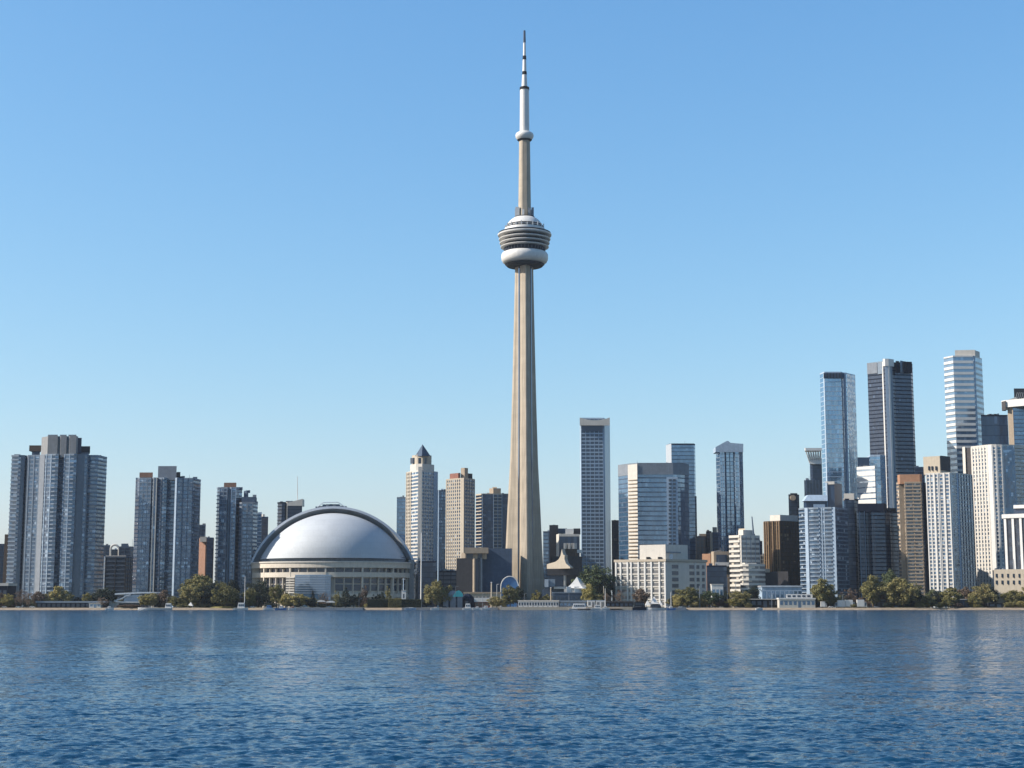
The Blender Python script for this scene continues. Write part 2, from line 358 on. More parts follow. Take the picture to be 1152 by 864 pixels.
    wn_ = N(t_, "ShaderNodeTexNoise"); wn_.inputs["Scale"].default_value = 1; wn_.inputs["Detail"].default_value = 5; L.new(wp.outputs[0], wn_.inputs["Vector"])
    wr = N(t_, "ShaderNodeMapRange"); wr.inputs[1].default_value = .36; wr.inputs[2].default_value = .62; wr.inputs[3].default_value = .72; wr.inputs[4].default_value = 1.22; L.new(wn_.outputs[0], wr.inputs[0])   # wind patches
    sy_ = N(t_, "ShaderNodeSeparateXYZ"); L.new(tc.outputs["Object"], sy_.inputs[0])
    fr_ = N(t_, "ShaderNodeMapRange"); fr_.inputs[1].default_value = 120; fr_.inputs[2].default_value = 700; fr_.inputs[3].default_value = 1; fr_.inputs[4].default_value = 1.9; L.new(sy_.outputs[1], fr_.inputs[0])   # takes over from the mesh waves, which fade out
    fm_ = N(t_, "ShaderNodeMath", operation='MULTIPLY'); L.new(fr_.outputs[0], fm_.inputs[0]); L.new(wr.outputs[0], fm_.inputs[1])
    wm = N(t_, "ShaderNodeVectorMath", operation='SCALE'); L.new(acc.outputs[0], wm.inputs[0]); L.new(fm_.outputs[0], wm.inputs["Scale"]); acc = wm
    ge = N(t_, "ShaderNodeNewGeometry"); ad = N(t_, "ShaderNodeVectorMath", operation='ADD'); L.new(ge.outputs["Normal"], ad.inputs[0]); L.new(acc.outputs[0], ad.inputs[1])
    nz = N(t_, "ShaderNodeVectorMath", operation='NORMALIZE'); L.new(ad.outputs[0], nz.inputs[0]); L.new(nz.outputs[0], bsdf.inputs["Normal"])
    me.materials.append(m)
    structure(link("water", me))
build_water()

def shore_y(x):                               # where the land meets the water
    return 1360 + 2.2 * math.sin(x * .021) + 1.6 * math.sin(x * .053 + 1) + .9 * math.sin(x * .13 + 2)
def build_land():
    m, t, b = nmat("land_ground"); L = t.links
    tc = N(t, "ShaderNodeTexCoord")
    n = N(t, "ShaderNodeTexNoise"); n.inputs["Scale"].default_value = .06; n.inputs["Detail"].default_value = 8; L.new(tc.outputs["Object"], n.inputs["Vector"])
    cr = N(t, "ShaderNodeValToRGB"); e = cr.color_ramp.elements
    e[0].position = .38; e[0].color = (.05, .06, .02, 1); e[1].position = .62; e[1].color = (.13, .11, .07, 1)
    k = e.new(.5); k.color = (.09, .09, .035, 1)
    L.new(n.outputs[0], cr.inputs[0]); L.new(cr.outputs[0], b.inputs["Base Color"]); b.inputs["Roughness"].default_value = .95
    xs = [-8000, -6000] + list(np.arange(-900, 901, 10.0)) + [6000, 8000]
    vs = [(x, shore_y(x) + 8, GZ) for x in xs] + [(x, 8000, GZ) for x in xs]; k = len(xs)
    structure(link("ground", mesh("ground", vs, [(i, i + 1, k + i + 1, k + i) for i in range(k - 1)], m)))
    ms = plain("beach_sand", (.19, .15, .105), .95, .25, .25, streak=0)
    vs = []; prof = ((-6, -1.2), (0, .0), (2.0, .55), (4.5, 1.0), (8.0, GZ), (9.5, GZ + .02), (9.6, GZ - .5))
    for dy, z in prof:
        vs += [(x, shore_y(x) + dy + (.5 * math.sin(x * .4 + dy) if 0 <= dy < 7 else 0), z) for x in xs]
    fs = [(r * k + i, r * k + i + 1, (r + 1) * k + i + 1, (r + 1) * k + i) for r in range(len(prof) - 1) for i in range(k - 1)]
    structure(link("beach", mesh("beach", vs, fs, ms)))
build_land()
def quay(x0, x1, mat, h=2.05, Yf=1356.5, d=16):
    mb = MB(); a = at(x0, 685, Yf).x; b = at(x1, 685, Yf).x
    mb.box(a, b, Yf, Yf + d, -1.5, h)
    structure(mb.build("quay", M[mat]))
quay(318, 408, 'grey', 1.9); quay(452, 560, 'concrete', 2.0, 1356); quay(562, 712, 'cream', 2.6, 1355)
quay(684, 772, 'grey', 1.9, 1356.6)
structure(MB().build("lawn", None) if False else link("lawn", mesh("lawn", [(at(225, 685, 1370).x, 1369.6, GZ), (at(268, 685, 1370).x, 1369.6, GZ), (at(268, 685, 1370).x, 1376, GZ + 1.2), (at(225, 685, 1370).x, 1376, GZ + 1.2)], [(0, 1, 2, 3)], plain("lawn_grass", (.16, .14, .035), .95, .3, .3, streak=0))))

def haze():
    m = bpy.data.materials.new("haze_air"); m.use_nodes = True; t = m.node_tree; t.nodes.remove(t.nodes["Principled BSDF"])
    v = t.nodes.new("ShaderNodeVolumePrincipled"); v.inputs["Color"].default_value = (.76, .87, 1, 1); v.inputs["Density"].default_value = HAZE; v.inputs["Anisotropy"].default_value = .2
    t.links.new(v.outputs[0], t.nodes["Material Output"].inputs["Volume"])
    mb = MB(); mb.box(-8200, 8200, -6200, 8200, -3, 600); o = mb.build("haze", m); o["kind"] = "stuff"
HAZE = 2.0e-5
haze()

# ------------------------------------------------------------------ the tall concrete tower
def cn_tower():
    Y = 1530; px = at(590.7, 668, Y); cx, cy = px.x, Y
    root = thing("observation_tower", "tallest tower, tapering tan concrete shaft with round white pod and needle antenna", "tower", (cx, cy, GZ))
    zz = lambda y: at(590.5, y, Y).z
    rr = lambda y, r: r * (at(591, y, Y) - Vector((0, 0, CAMH))).length / F * .985
    # three tapering wings round a hexagonal core, as one continuous shaft
    lv = [(668, 27.6), (655, 26.6), (640, 25.4), (610, 23.5), (570, 21.4), (520, 18.3), (460, 16.2), (400, 14.4), (350, 13.0), (310, 12.0), (288, 11.6)]
    wing = [R(-84), R(36), R(156)]; tops = []
    sect = []
    for y, r in lv:
        z = zz(y) if y < 668 else GZ; r = rr(y, r); hw = 3.6 + .16 * (r - 9); core = 6.9 + .1 * (r - 9)
        ring = []
        for i, a in enumerate(wing):
            d = Vector((math.cos(a), math.sin(a))); s = Vector((-d.y, d.x))
            ring += [d * (r - hw * .75) - s * hw, d * r - s * hw * .12, d * r + s * hw * .12, d * (r - hw * .75) + s * hw, d * (core) + s * hw]
            b = a + R(60); db = Vector((math.cos(b), math.sin(b))); sb = Vector((-db.y, db.x))
            ring += [db * core * .93 - sb * 1.6, db * core * .93 + sb * 1.6]
            a2 = a + R(120); d2 = Vector((math.cos(a2), math.sin(a2))); s2 = Vector((-d2.y, d2.x)); ring += [d2 * core - s2 * hw]
        sect.append([(cx + p.x, cy + p.y, z) for p in ring])
    n = len(sect[0]); mb = MB()
    mb.add([v for s in sect for v in s], [(i * n + k, i * n + (k + 1) % n, (i + 1) * n + (k + 1) % n, (i + 1) * n + k) for i in range(len(sect) - 1) for k in range(n)] + [tuple(range((len(sect) - 1) * n, len(sect) * n))])
    mb.build("shaft", M['tower_concrete'], root)
    # glazed lift tracks in the re-entrant angles between the wings
    for i, a in enumerate(wing):
        b = a + R(60); db = Vector((math.cos(b), math.sin(b))); sb = Vector((-db.y, db.x)); mb = MB(); pts = []
        for y, r in ((660, 26.9), (560, 20.8), (460, 16.2), (288, 11.6)):
            r = rr(y, r); core = (6.9 + .1 * (r - 9)) * .93; z = zz(y)
            for u, w in ((-.9, -.1), (.9, -.1), (.9, .6), (-.9, .6)): pts.append((cx + db.x * (core + w) + sb.x * u, cy + db.y * (core + w) + sb.y * u, z))
        fs = [(j * 4 + k, j * 4 + (k + 1) % 4, j * 4 + 4 + (k + 1) % 4, j * 4 + 4 + k) for j in range(3) for k in range(4)] + [(12, 13, 14, 15), (3, 2, 1, 0)]
        mb.add(pts, fs); mb.build("lift_track", M['g_dark'], root)
    # pod
    pod = bpy.data.objects.new("pod", None); COL.objects.link(pod); pod.parent = root
    def ring(name, prof, mat, parent=pod, n=72):
        mb = MB(); mb.lathe(cx, cy, [(rr(y, r), zz(y)) for y, r in prof], n)
        return mb.build(name, M[mat], parent, True, None)
    o = (root.location.x, root.location.y, root.location.z)
    ring("radome", [(298.0, 11), (297.8, 18), (297, 22), (295.2, 25), (292.6, 26.4), (289.5, 26.8), (286.8, 26.5), (285, 25.4), (284, 23), (283.8, 12)], 'white')
    ring("soffit", [(300.3, 10), (299.9, 20.2), (297.6, 22.6), (297.2, 10)], 'charcoal')
    ring("window_band", [(285, 18), (284.5, 22.6), (276, 23.2), (275.8, 18)], 'navy')
    for k in range(36):
        a = 2 * math.pi * k / 36; r0 = rr(280, 23.2); mb = MB()
        mb.tube([(cx + r0 * math.cos(a), cy + r0 * math.sin(a), zz(283)), (cx + (r0 + .8) * math.cos(a), cy + (r0 + .8) * math.sin(a), zz(276.5))], [.22, .22], 5)
        mb.build("mullion", M['grey'], pod)
    for nm, ya, yb, r in (("deck_ring", 279.0, 277.7, 27.4), ("deck_ring", 274.7, 273.3, 28.4), ("deck_ring", 270.4, 269.0, 29.3), ("deck_ring", 265.8, 263.8, 30.5)):
        ring(nm, [(ya, r - 4), (ya, r - .7), (ya - .3, r - .1), (yb + .4, r + .2), (yb, r - .3), (yb, r - 4)], 'white')
    ring("window_band", [(277, 18), (277, 23), (262, 24), (262, 18)], 'navy')
    ring("roof_ring", [(262.3, 25), (262.2, 29.6), (261, 26), (260.6, 22)], 'slate')
    ring("window_band", [(262, 16), (261, 20.4), (258, 19.8), (253, 18.0), (253, 15)], 'navy')
    ring("deck_ring", [(260.2, 20), (260.2, 23.2), (257.6, 22.9), (257.2, 20)], 'white')
    ring("deck_ring", [(256.4, 18), (256.4, 21.6), (254.8, 21.3), (254.6, 18)], 'concrete')
    ring("upper_dome", [(253.6, 15), (253.4, 20.2), (251.5, 19.0), (249, 17.0), (247, 14.6), (245.4, 12.2), (245.2, 8)], 'white')
    ring("equipment_deck", [(245.5, 7), (245.5, 11.6), (244.4, 11.6), (244.4, 7)], 'charcoal')
    for k, (a, w, yt) in enumerate(((-1.0, 2.6, 236), (-1.75, 2.2, 238), (-2.6, 4.2, 234.3), (-.35, 2.4, 234.4), (.6, 3, 235), (1.5, 3, 235), (2.4, 3, 234.5), (3.1, 2.6, 236))):
        r0 = rr(240, 9.6); mb = MB(); x, y = cx + r0 * math.cos(a), cy + r0 * math.sin(a)
        mb.box(x - w / 2, x + w / 2, y - 1.2, y + 1.2, zz(244.5), zz(yt)); mb.build("antenna_panel", M['white' if k % 3 else 'grey'], pod)
    for k in range(10):
        a = -2.9 + k * .29; r0 = rr(255, 22.4); mb = MB(); x, y = cx + r0 * math.cos(a), cy + r0 * math.sin(a)
        mb.box(x - .5, x + .5, y - .4, y + .4, zz(257.6), zz(254.6 - (k * 7 % 5) * .5)); mb.build("aerial", M['white'], pod)
    # upper shaft
    up = MB(); pr = []
    for y, r in ((246, 7.4), (200, 6.7), (157, 6.2)):
        R_ = rr(y, r); pr.append([(cx + R_ * math.cos(a), cy + R_ * math.sin(a), zz(y)) for a in [R(-90 + 60 * k + o_) for k in range(6) for o_ in (-22, 22)]])
    up.add(sum(pr, []), [(j * 12 + k, j * 12 + (k + 1) % 12, j * 12 + 12 + (k + 1) % 12, j * 12 + 12 + k) for j in range(2) for k in range(12)] + [tuple(range(24, 36))])
    up.build("upper_shaft", M['tower_concrete'], root)
    ring("sky_pod", [(158.6, 5), (158.4, 6.6), (156.2, 9.0), (154.4, 10.1), (152.2, 10.3), (150.4, 9.6), (149, 7.5), (148.4, 5)], 'white', root, 40)
    ring("sky_pod_soffit", [(159.2, 5.6), (158.6, 7.2), (157.4, 8.4), (157.2, 5)], 'charcoal', root, 40)
    ant = bpy.data.objects.new("antenna", None); COL.objects.link(ant); ant.parent = root
    for nm, pf, mt in (("mast_section", [(148.8, 5.4), (120, 5.15), (101, 5.0)], 'white'), ("mast_collar", [(101.2, 5.4), (98.4, 5.3), (97.6, 3.4)], 'black'), ("mast_section", [(98, 3.3), (84, 2.5)], 'white'),
                       ("mast_collar", [(84.2, 2.7), (80.6, 2.5)], 'black'), ("mast_section", [(80.8, 2.3), (67, 1.9)], 'white'), ("mast_collar", [(67.2, 2.1), (63, 2.0)], 'black'),
                       ("mast_section", [(63.2, 1.65), (48, 1.35)], 'white'), ("mast_tip", [(48.2, 1.5), (34.5, 1.15)], 'slate')):
        ring(nm, pf, mt, ant, 20)
    # low entrance blocks at the foot
    for x0, x1, y0, Y_, d, mt in ((558, 573, 654, 1494, 18, 'slate'), (598, 612, 668, 1490, 14, 'charcoal')):
        pbox(root, "entrance_block", x0, x1, y0, 680, Y_, d, mt)
cn_tower()

# ------------------------------------------------------------------ domed stadium
def stadium():
    Y0 = 1520; cx = at(375.5, 640, Y0).x; K = at(476, 640, Y0).x - at(376, 640, Y0).x; K /= 100    # metres per photo pixel here
    root = thing("domed_stadium", "round stadium with silver domed roof and cream concrete base of columns", "stadium", (cx, Y0, GZ))
    zz = lambda y, Y=Y0: at(375.5, y, Y).z
    Rb = 91 * K; n = 40
    Yf = Y0 - Rb * .86
    P = lambda a, r: (cx + r * math.sin(a), Y0 - r * .86 * math.cos(a))
    zf = lambda y: at(375.5, y, Yf).z
    def drum(name, r0, y0, y1, mat, smooth=True, r1=None):
        mb = MB(); m = 96; r1 = r1 or r0
        lo = [(*P(2 * math.pi * k / m, r0), zf(y1) if y1 < 690 else GZ) for k in range(m)]; hi = [(*P(2 * math.pi * k / m, r1), zf(y0)) for k in range(m)]
        mb.add(lo + hi, [(k, (k + 1) % m, m + (k + 1) % m, m + k) for k in range(m)] + [tuple(range(m, 2 * m)), tuple(range(m - 1, -1, -1))])
        return mb.build(name, M[mat], root, smooth)
    drum("wall", Rb - 4.2, 637, 690, 'stadium_stone')
    drum("cornice", Rb + .8, 632.2, 638.4, 'stadium_stone'); drum("cornice_cap", Rb + 1.6, 631.2, 632.8, 'offwhite')
    drum("gallery_beam", Rb, 643.6, 649.2, 'stadium_stone'); drum("plinth_beam", Rb - .6, 668, 672, 'stadium_stone')
    drum("clerestory", Rb - 8, 626, 632, 'bluegrey')
    drum("roof_curb", Rb - 7.4, 624.8, 626.3, 'grey')
    m = 56
    for k in range(m):
        a = 2 * math.pi * k / m
        if math.cos(a) < -.2: continue
        x, y = P(a, Rb - 1.9); wide = k % 4 == 0; w = 1.5 if wide else .55; mb = MB()
        s = Vector((math.cos(a), math.sin(a) * .86)).normalized(); o = Vector((s.y, -s.x))
        q = [Vector((x, y)) + s * w * u + o * (1.9 if wide else 1.0) * v for u, v in ((-.5, 1), (.5, 1), (.5, -1.4), (-.5, -1.4))]
        mb.prism(q, GZ, zf(636.8)); mb.build("column", M['stadium_stone'], root)
        # between two columns: gallery window above, two rows of openings below
        a2 = a + math.pi / m
        for ya, yb in ((639, 643.4), (650.4, 656.0), (657.5, 664.5)):
            if ya > 640 and -.42 < math.sin(a2) < .12 and math.cos(a2) > 0: continue
            x, y = P(a2, Rb - 3.9); s2 = Vector((math.cos(a2), math.sin(a2) * .86)).normalized(); o2 = Vector((s2.y, -s2.x)); hw = Rb * math.pi / m * .80
            q = [Vector((x, y)) + s2 * hw * u + o2 * v for u, v in ((-1, .25), (1, .25), (1, -.6), (-1, -.6))]
            mb = MB(); mb.prism(q, zf(yb), zf(ya)); mb.build("window", M['g_dark'], root)
    # blue glass entrance bay on the front, with horizontal louvres
    ba = [math.asin(t) for t in (-.36, -.18, 0.0, .065)]
    mb = MB(); mb.prism([P(a, Rb + .9) for a in ba] + [P(a, Rb - 6) for a in ba[::-1]], GZ, zf(646.5)); gb = mb.build("entrance_glazing", M['g_blue'], root)
    for i in range(8):
        y = 648 + i * 2.7; mb = MB(); mb.prism([P(a, Rb + 1.5) for a in ba] + [P(a, Rb + .6) for a in ba[::-1]], zf(y + .6), zf(y)); mb.build("louvre", M['bluegrey'], gb)
    for i in range(7):                                 # white slats beside it
        aa = [math.asin(-.47), math.asin(-.365)]; y = 649 + i * 2.8
        mb = MB(); mb.prism([P(a, Rb + 1.3) for a in aa] + [P(a, Rb + .1) for a in aa[::-1]], zf(y + 1.5), zf(y)); mb.build("balcony_front", M['offwhite'], root)
    # roof: the arched main shell and the lower dome panel in front
    zb = zz(629, Y0 - 10)
    def arc(ch, h, m=64):
        r = (ch * ch + h * h) / (2 * h); a0 = math.asin(min(1, ch / r)); a0 = a0 if h <= r else math.pi - a0
        return [(r * math.sin(-a0 + 2 * a0 * k / m), r * math.cos(-a0 + 2 * a0 * k / m) - (r - h)) for k in range(m + 1)]
    Ya = Y0 - 10; h1 = zz(569.5, Ya) - zb; h2 = zz(576.8, Ya) - zb; m = 64
    e_ = 5.0; A = arc(92.5 * K, h1 + e_); A2 = arc(90.2 * K, h1 - 2.6 * K + e_); B = arc(83.5 * K, h2 + e_); zd = zb; zb = zb - e_
    sec = [[(cx + x, Ya + 10, zb + z) for x, z in B], [(cx + x * .99, Ya + 1.5, zb + z) for x, z in A2], [(cx + x, Ya - 1, zb + z) for x, z in A2], [(cx + x, Ya - .6, zb + z) for x, z in A], [(cx + x, Ya + 8, zb + z) for x, z in A]]
    for k in range(1, 9):
        f = math.cos(k / 9 * math.pi / 2); sec.append([(cx + x * f, Ya + 8 + 72 * math.sin(k / 9 * math.pi / 2), zb + z * f) for x, z in A])
    nn = m + 1; mb = MB()
    mb.add([v for s in sec for v in s], [(i * nn + k, i * nn + k + 1, (i + 1) * nn + k + 1, (i + 1) * nn + k) for i in range(len(sec) - 1) for k in range(m)])
    mb.build("arch_roof", M['arch'], root, True)
    zb = zd; Yd = Ya + 9.5; h3 = h2 * 1.005; vs = []; nr = 20
    for i in range(nr + 1):
        f = i / nr * math.pi / 2
        vs += [(cx + x * math.cos(f) ** .9, Yd - 66 * math.sin(f), zb - .3 + z * math.cos(f) ** .9) for x, z in arc(82 * K, h3)]
    mb = MB(); mb.add(vs, [((i + 1) * nn + k, (i + 1) * nn + k + 1, i * nn + k + 1, i * nn + k) for i in range(nr) for k in range(m)])
    mb.build("dome_panel", M['dome'], root, True)
    for k in range(9):                                # roof vent structure along the ridge
        x = -17 + k * 3.9; mb = MB(); z0 = zb + h1 - 1.2 - x * x * .004
        mb.box(cx - 3 + (x) * K, cx - 3 + (x + 3.2) * K, Ya + 1, Ya + 9, z0, z0 + (3.4 if 1 < k < 7 else 2.2)); mb.build("roof_vent", M['grey' if k % 2 else 'slate'], root)
    mb = MB(); mb.tube([(cx - 3 - 15 * K, Ya, zb + h1 - 1), (cx - 3 - 8 * K, Ya, zb + h1 + 3.6), (cx - 3 + 8 * K, Ya, zb + h1 + 3.9), (cx - 3 + 17 * K, Ya, zb + h1 - 1)], [.4] * 4, 6); mb.build("roof_rail", M['silver'], root)
    # service tower on the right flank
    for x0, x1, y0, Y_ in ((460, 466, 630, 1500), (467.5, 475, 646, 1512)):
        pbox(root, "stair_tower", x0, x1, y0, 690, Y_, 14, 'concrete')
stadium()

# ------------------------------------------------------------------ skyline, left to right
CT = "high-rise towers of the skyline"
def B(*a, **k):
    k.setdefault('group', CT); return building(*a, **k)

B("office_block", "grey block at the far left edge with a brown rooftop slab", 1650, [(-12, 0), (13, 4)], 612.5, ['w'], fh=3.8, slab='slate', psp=5, body='g_navy', cat='building')
B("office_block", "narrow brown slab just behind the wide left condo tower", 1640, [(5.5, 0), (16, 0)], 602, ['s'], slab='brown', body='g_navy', cat='building')
# wide concrete condo
b = B("condo_tower", "widest condo tower with concrete penthouse, leftmost on the shore", 1460,
      [(13.5, 14), (23.5, 12), (28, 14), (30.5, 19), (32, 12), (45.5, 10), (51, 6), (52, 3), (58.5, 1), (66, 1), (66.5, 9), (72, 9), (72.5, 1), (79, 0), (86.5, 1), (87, 5), (94.5, 7), (99.5, 9), (100, 13), (110.5, 13), (111, 17), (120.5, 36)], 513,
      ['B', 's', 'n', 's', ('w', 5.6, 1.2, .5, 'bluegrey'), 's', 'n', ('w', 5, .8, .5, 'lightblue'), 'B', 'n', 'n', 'n', ('w', 5, .6, .4, 'lightblue'), 'B', 'n', 's', ('w', 4, .8, .5), 'n', 'B', 'n', 'B'],
      fh=3.85, slab='bluegrey', pier='grey', sh=1.25, bay=3.0, body='g_condo', back=30)
ppoly(b, "penthouse", [(47, 17), (52.5, 9), (54, 5), (65, 5), (66, 7), (67.5, 7), (68.5, 5), (75, 5), (76, 7), (77.5, 7), (78.5, 5), (86, 5), (88, 10)], 492, 516, 1460, 20, 'concrete')
for x0, x1 in ((54, 65), (67.5, 75), (77, 86)): pbox(b, "penthouse_cap", x0, x1, 489, 494, 1466, 12, 'grey')
pbox(b, "roof_screen", 33, 46.5, 501, 507.5, 1478, 12, 'brown'); pbox(b, "roof_screen", 36, 45, 507.5, 514, 1480, 8, 'slate')
pbox(b, "roof_screen", 88, 101.5, 502, 509.5, 1478, 14, 'charcoal'); pbox(b, "roof_screen", 87, 100, 509, 514, 1476, 14, 'grey'); pbox(b, "lift_housing", 86.5, 92, 492.5, 510, 1474, 10, 'slate')
pbox(b, "plant_room", 16, 23, 511, 514, 1480, 8, 'grey'); pbox(b, "plant_room", 103, 114, 512, 515, 1484, 8, 'slate')
b = B("office_block", "low brown office block between the two big left condo towers", 1590, [(117, 8), (118.5, 0), (141.5, 0), (150, 16)], 627, ['n', ('w', 9, .5, .4), ('w', 5, .5, .4)], fh=4.2, slab='slate', pier='umber', body='g_dark', sh=1.5, cat='building', bay=4.5)
pbox(b, "roof_slab", 119, 142, 625, 628, 1595, 14, 'offwhite')
b = B("rooftop_arch_building", "building with a pale arched roof frame behind the low brown block", 1700, [(125, 0), (133.5, 0)], 618, ['n'], slab=None, body='g_dark', cat='building', group=None)
mb = MB(); q = []
for k in range(13):
    t = math.pi * k / 12; q.append(at(129.2 - 4.6 * math.cos(t), 618 - 5 * math.sin(t), 1699))
mb.tube([at(124.6, 628, 1699)] + q + [at(133.8, 628, 1699)], [1.1] * 15, 6); mb.build("arch_frame", M['offwhite'], b)
B("office_block", "small slate block tight against the right side of the wide condo tower", 1720, [(114, 0), (124, 0)], 614, ['w'], fh=3.8, slab='slate', body='g_navy', cat='building', psp=6)
b = B("office_block", "dark stepped block to the left of the second condo tower", 1690, [(134, 0), (147, 0), (153, 10)], 615.5, ['w', 'n'], fh=3.8, slab='slate', body='g_navy', cat='building', psp=5)
pbox(b, "plant_room", 136.5, 144.5, 611.5, 616, 1694, 10, 'slate')
# second condo
b = B("condo_tower", "condo tower with pale concrete box on its roof, second from the left", 1470,
      [(152.8, 4), (157, 2), (170.5, 1), (171, 3), (172.5, 0), (177, 0), (177.5, 3), (183, 1), (188, 3), (188.5, 11), (197, 11), (197.5, 2), (199.5, 1), (206, 4), (217.5, 4), (218, 9), (226, 30)], 538.5,
      ['n', ('w', 4.2, .4, .3, 'bluegrey'), 'n', 'n', ('w', 3.8, .9, .5, 'offwhite'), 'n', ('w', 4, .8, .4), 'B', 'n', 'b', 'n', ('s', 'lightblue'), ('w', 5, .6, .4, 'bluegrey'), ('w', 4.5, .5, .4), 'n', 'B'],
      fh=3.7, slab='bluegrey', pier='slate', sh=1.0, bay=3.0, back=26)
pbox(b, "penthouse", 178, 198.8, 524.3, 540, 1476, 18, 'grey'); pbox(b, "roof_screen", 157, 172, 531.5, 537, 1480, 12, 'rust'); pbox(b, "roof_screen", 159, 170, 537, 540, 1482, 8, 'slate')
pbox(b, "plant_room", 199.5, 203, 531, 540, 1482, 8, 'charcoal'); pbox(b, "plant_room", 205, 208, 535.5, 540, 1482, 5, 'slate'); pbox(b, "plant_room", 217, 222, 536.5, 540, 1484, 6, 'slate')
b = B("brick_slab_block", "slim rust coloured slab block with white roof edge right of the second condo", 1610, [(224.5, 14), (232, 0), (240.5, 8)], 606, ['s', 'w'], slab='slate', pier='rust', body='g_navy', cat='building', fh=3.6, psp=9)
pbox(b, "roof_cap", 225, 232.3, 603.8, 609.5, 1608, 10, 'offwhite')
B("office_block", "small grey block peeking above the rust slab block", 1760, [(222, 0), (231.5, 0)], 591, ['w'], slab='slate', body='g_navy', cat='building', fh=3.8, psp=6)
# third cluster
b = B("condo_tower", "condo tower with brown rooftop box, left of the stadium", 1520, [(244.5, 10), (247, 4), (256, 3), (257, 6), (259, 6), (260, 3), (266, 3), (267, 6), (272.5, 14)], 549.5, ['B', ('w', 4, .5, .4, 'bluegrey'), 'n', ('s', 'bluegrey'), 'n', ('w', 4.5, .7, .4, 'lightblue'), 'n', 'b'], fh=3.75, slab='bluegrey', sh=1.0, bay=2.8, back=24)
pbox(b, "roof_screen", 252, 266, 543, 550.5, 1530, 12, 'rust'); pbox(b, "plant_room", 266, 273, 548, 551, 1530, 10, 'slate')
b = B("condo_tower", "stepped condo tower with gridded front beside the brown box condo", 1512, [(269.5, 3), (272, 1), (285, 1), (290, 16)], 566, ['n', ('w', 7, .9, .5), 'B'], fh=3.8, slab='grey', pier='grey', sh=1.4, bay=2.4, back=22)
ppoly(b, "upper_storeys", [(272, 9), (286.5, 9), (289, 20)], 559, 567, 1512, 12, 'slate')
pbox(b, "roof_fin", 277.5, 279.5, 552, 560, 1524, 2, 'slate'); pbox(b, "roof_fin", 279, 281.5, 551.5, 554.5, 1524, 2, 'slate'); pbox(b, "plant_room", 284.5, 288.5, 556.5, 560, 1528, 6, 'grey')
B("condo_tower", "narrow blue glass condo stepping down behind the gridded condo", 1580, [(285, 0), (294.5, 0)], 577.5, ['b'], fh=3.7, slab='lightblue', body='g_sky', sh=.5)
b = B("condo_tower", "slim dark condo at the left foot of the stadium roof", 1600, [(294.5, 0), (301.5, 6)], 582, ['w'], fh=3.7, slab='slate', body='g_navy', psp=9)
pbox(b, "plant_room", 295.5, 298, 578.5, 583, 1606, 6, 'offwhite')
b = B("office_tower", "navy glass tower with slanted white roof behind the stadium dome", 1750, [(312.5, 8), (317, 0), (320.5, 0), (321.5, 6), (323.5, 0), (340, 0)], 566, ['B', 'b', 'n', ('s', 'offwhite', .3), 'g'], fh=3.9, slab='navy', body='g_navy', sh=.5, offs={'B': 2.0})
mb = MB(); qa = [at(323.5, 565.5, 1749), at(340.3, 561.2, 1749), at(340.3, 569, 1749), at(323.5, 569, 1749)]
mb.add([*qa, *[p + Vector((0, 16, 0)) for p in qa]], [(3, 2, 1, 0), (4, 5, 6, 7), (0, 1, 5, 4), (1, 2, 6, 5), (2, 3, 7, 6), (3, 0, 4, 7)]); mb.build("slanted_roof", M['offwhite'], b)
mb = MB(); mb.tube([at(334.7, 566, 1756), at(334.6, 536, 1756)], [.55, .3], 6); mb.build("antenna", M['white'], b)
B("office_tower", "plain blue glass slab just right of the stadium roof", 1720, [(446.5, 0), (458, 0)], 560, ['b'], fh=4, slab='bluegrey', body='g_blue', sh=.6)
# spire tower
b = B("spire_tower", "cream condo tower with pointed pyramid spire right of the stadium", 1565, [(457.3, 26), (463, 16), (465, 13), (470, 3), (472, 1), (474.8, 0), (476.5, 4), (488, 16), (492.5, 22)], 532,
      [('w', 4.2, 1.5, .6, 'cream'), 'n', 'b', 'n', ('s', 'cream', .4), 'n', ('w', 4, .5, .4, 'lightblue'), ('s', 'lightblue', .2)], fh=3.6, slab='offwhite', pier='cream', sh=1.5, bay=2.1, back=14)  # right face: pale blue cladding paints in its shade, lit left face is cream
ppoly(b, "setback_storeys", [(461.5, 19), (468, 7), (475, 4), (483, 12), (488.5, 18)], 523, 533, 1567, 14, 'offwhite')
ppoly(b, "crown_storey", [(463.5, 18), (469, 9), (475.3, 6), (481, 11), (485.5, 18)], 512.5, 524, 1568, 14, 'cream')
for x0, x1, d in ((464.8, 466.6, 1581), (470.5, 473.5, 1574.5), (477.5, 480, 1576)): pbox(b, "crown_window", x0, x1, 515, 521.5, d, 3, 'g_dark')
pbox(b, "corner_pier", 470.6, 474.8, 525, 640, 1562, 6, 'offwhite')
ap = at(475.4, 499.8, 1579); bs = [at(467, 513, 1579), at(474.5, 513, 1571), at(484.3, 513, 1577), at(478, 513, 1590)]
mb = MB(); mb.add([*bs, ap], [(0, 1, 4), (1, 2, 4), (2, 3, 4), (3, 0, 4), (3, 2, 1, 0)]); mb.build("spire_roof", M['slate'], b)
B("condo_tower", "slim grey condo between the spire tower and the cream gridded tower", 1720, [(491.5, 0), (503, 4)], 552, ['w'], fh=3.6, slab='slate', pier='bluegrey', body='g_condo', psp=4)
b = B("condo_tower", "cream tower with fine punched window grid right of the spire tower", 1532, [(502, 18), (519.3, 2), (522.3, 0), (534, 16)], 540, [('w', 3.3, 1.2, .5, 'cream'), ('s', 'cream'), ('w', 4.4, 1.0, .4, 'concrete')], fh=3.4, slab='cream', sh=1.35, bay=2.2, back=12)  # grey piers put the right face's shade into the colour
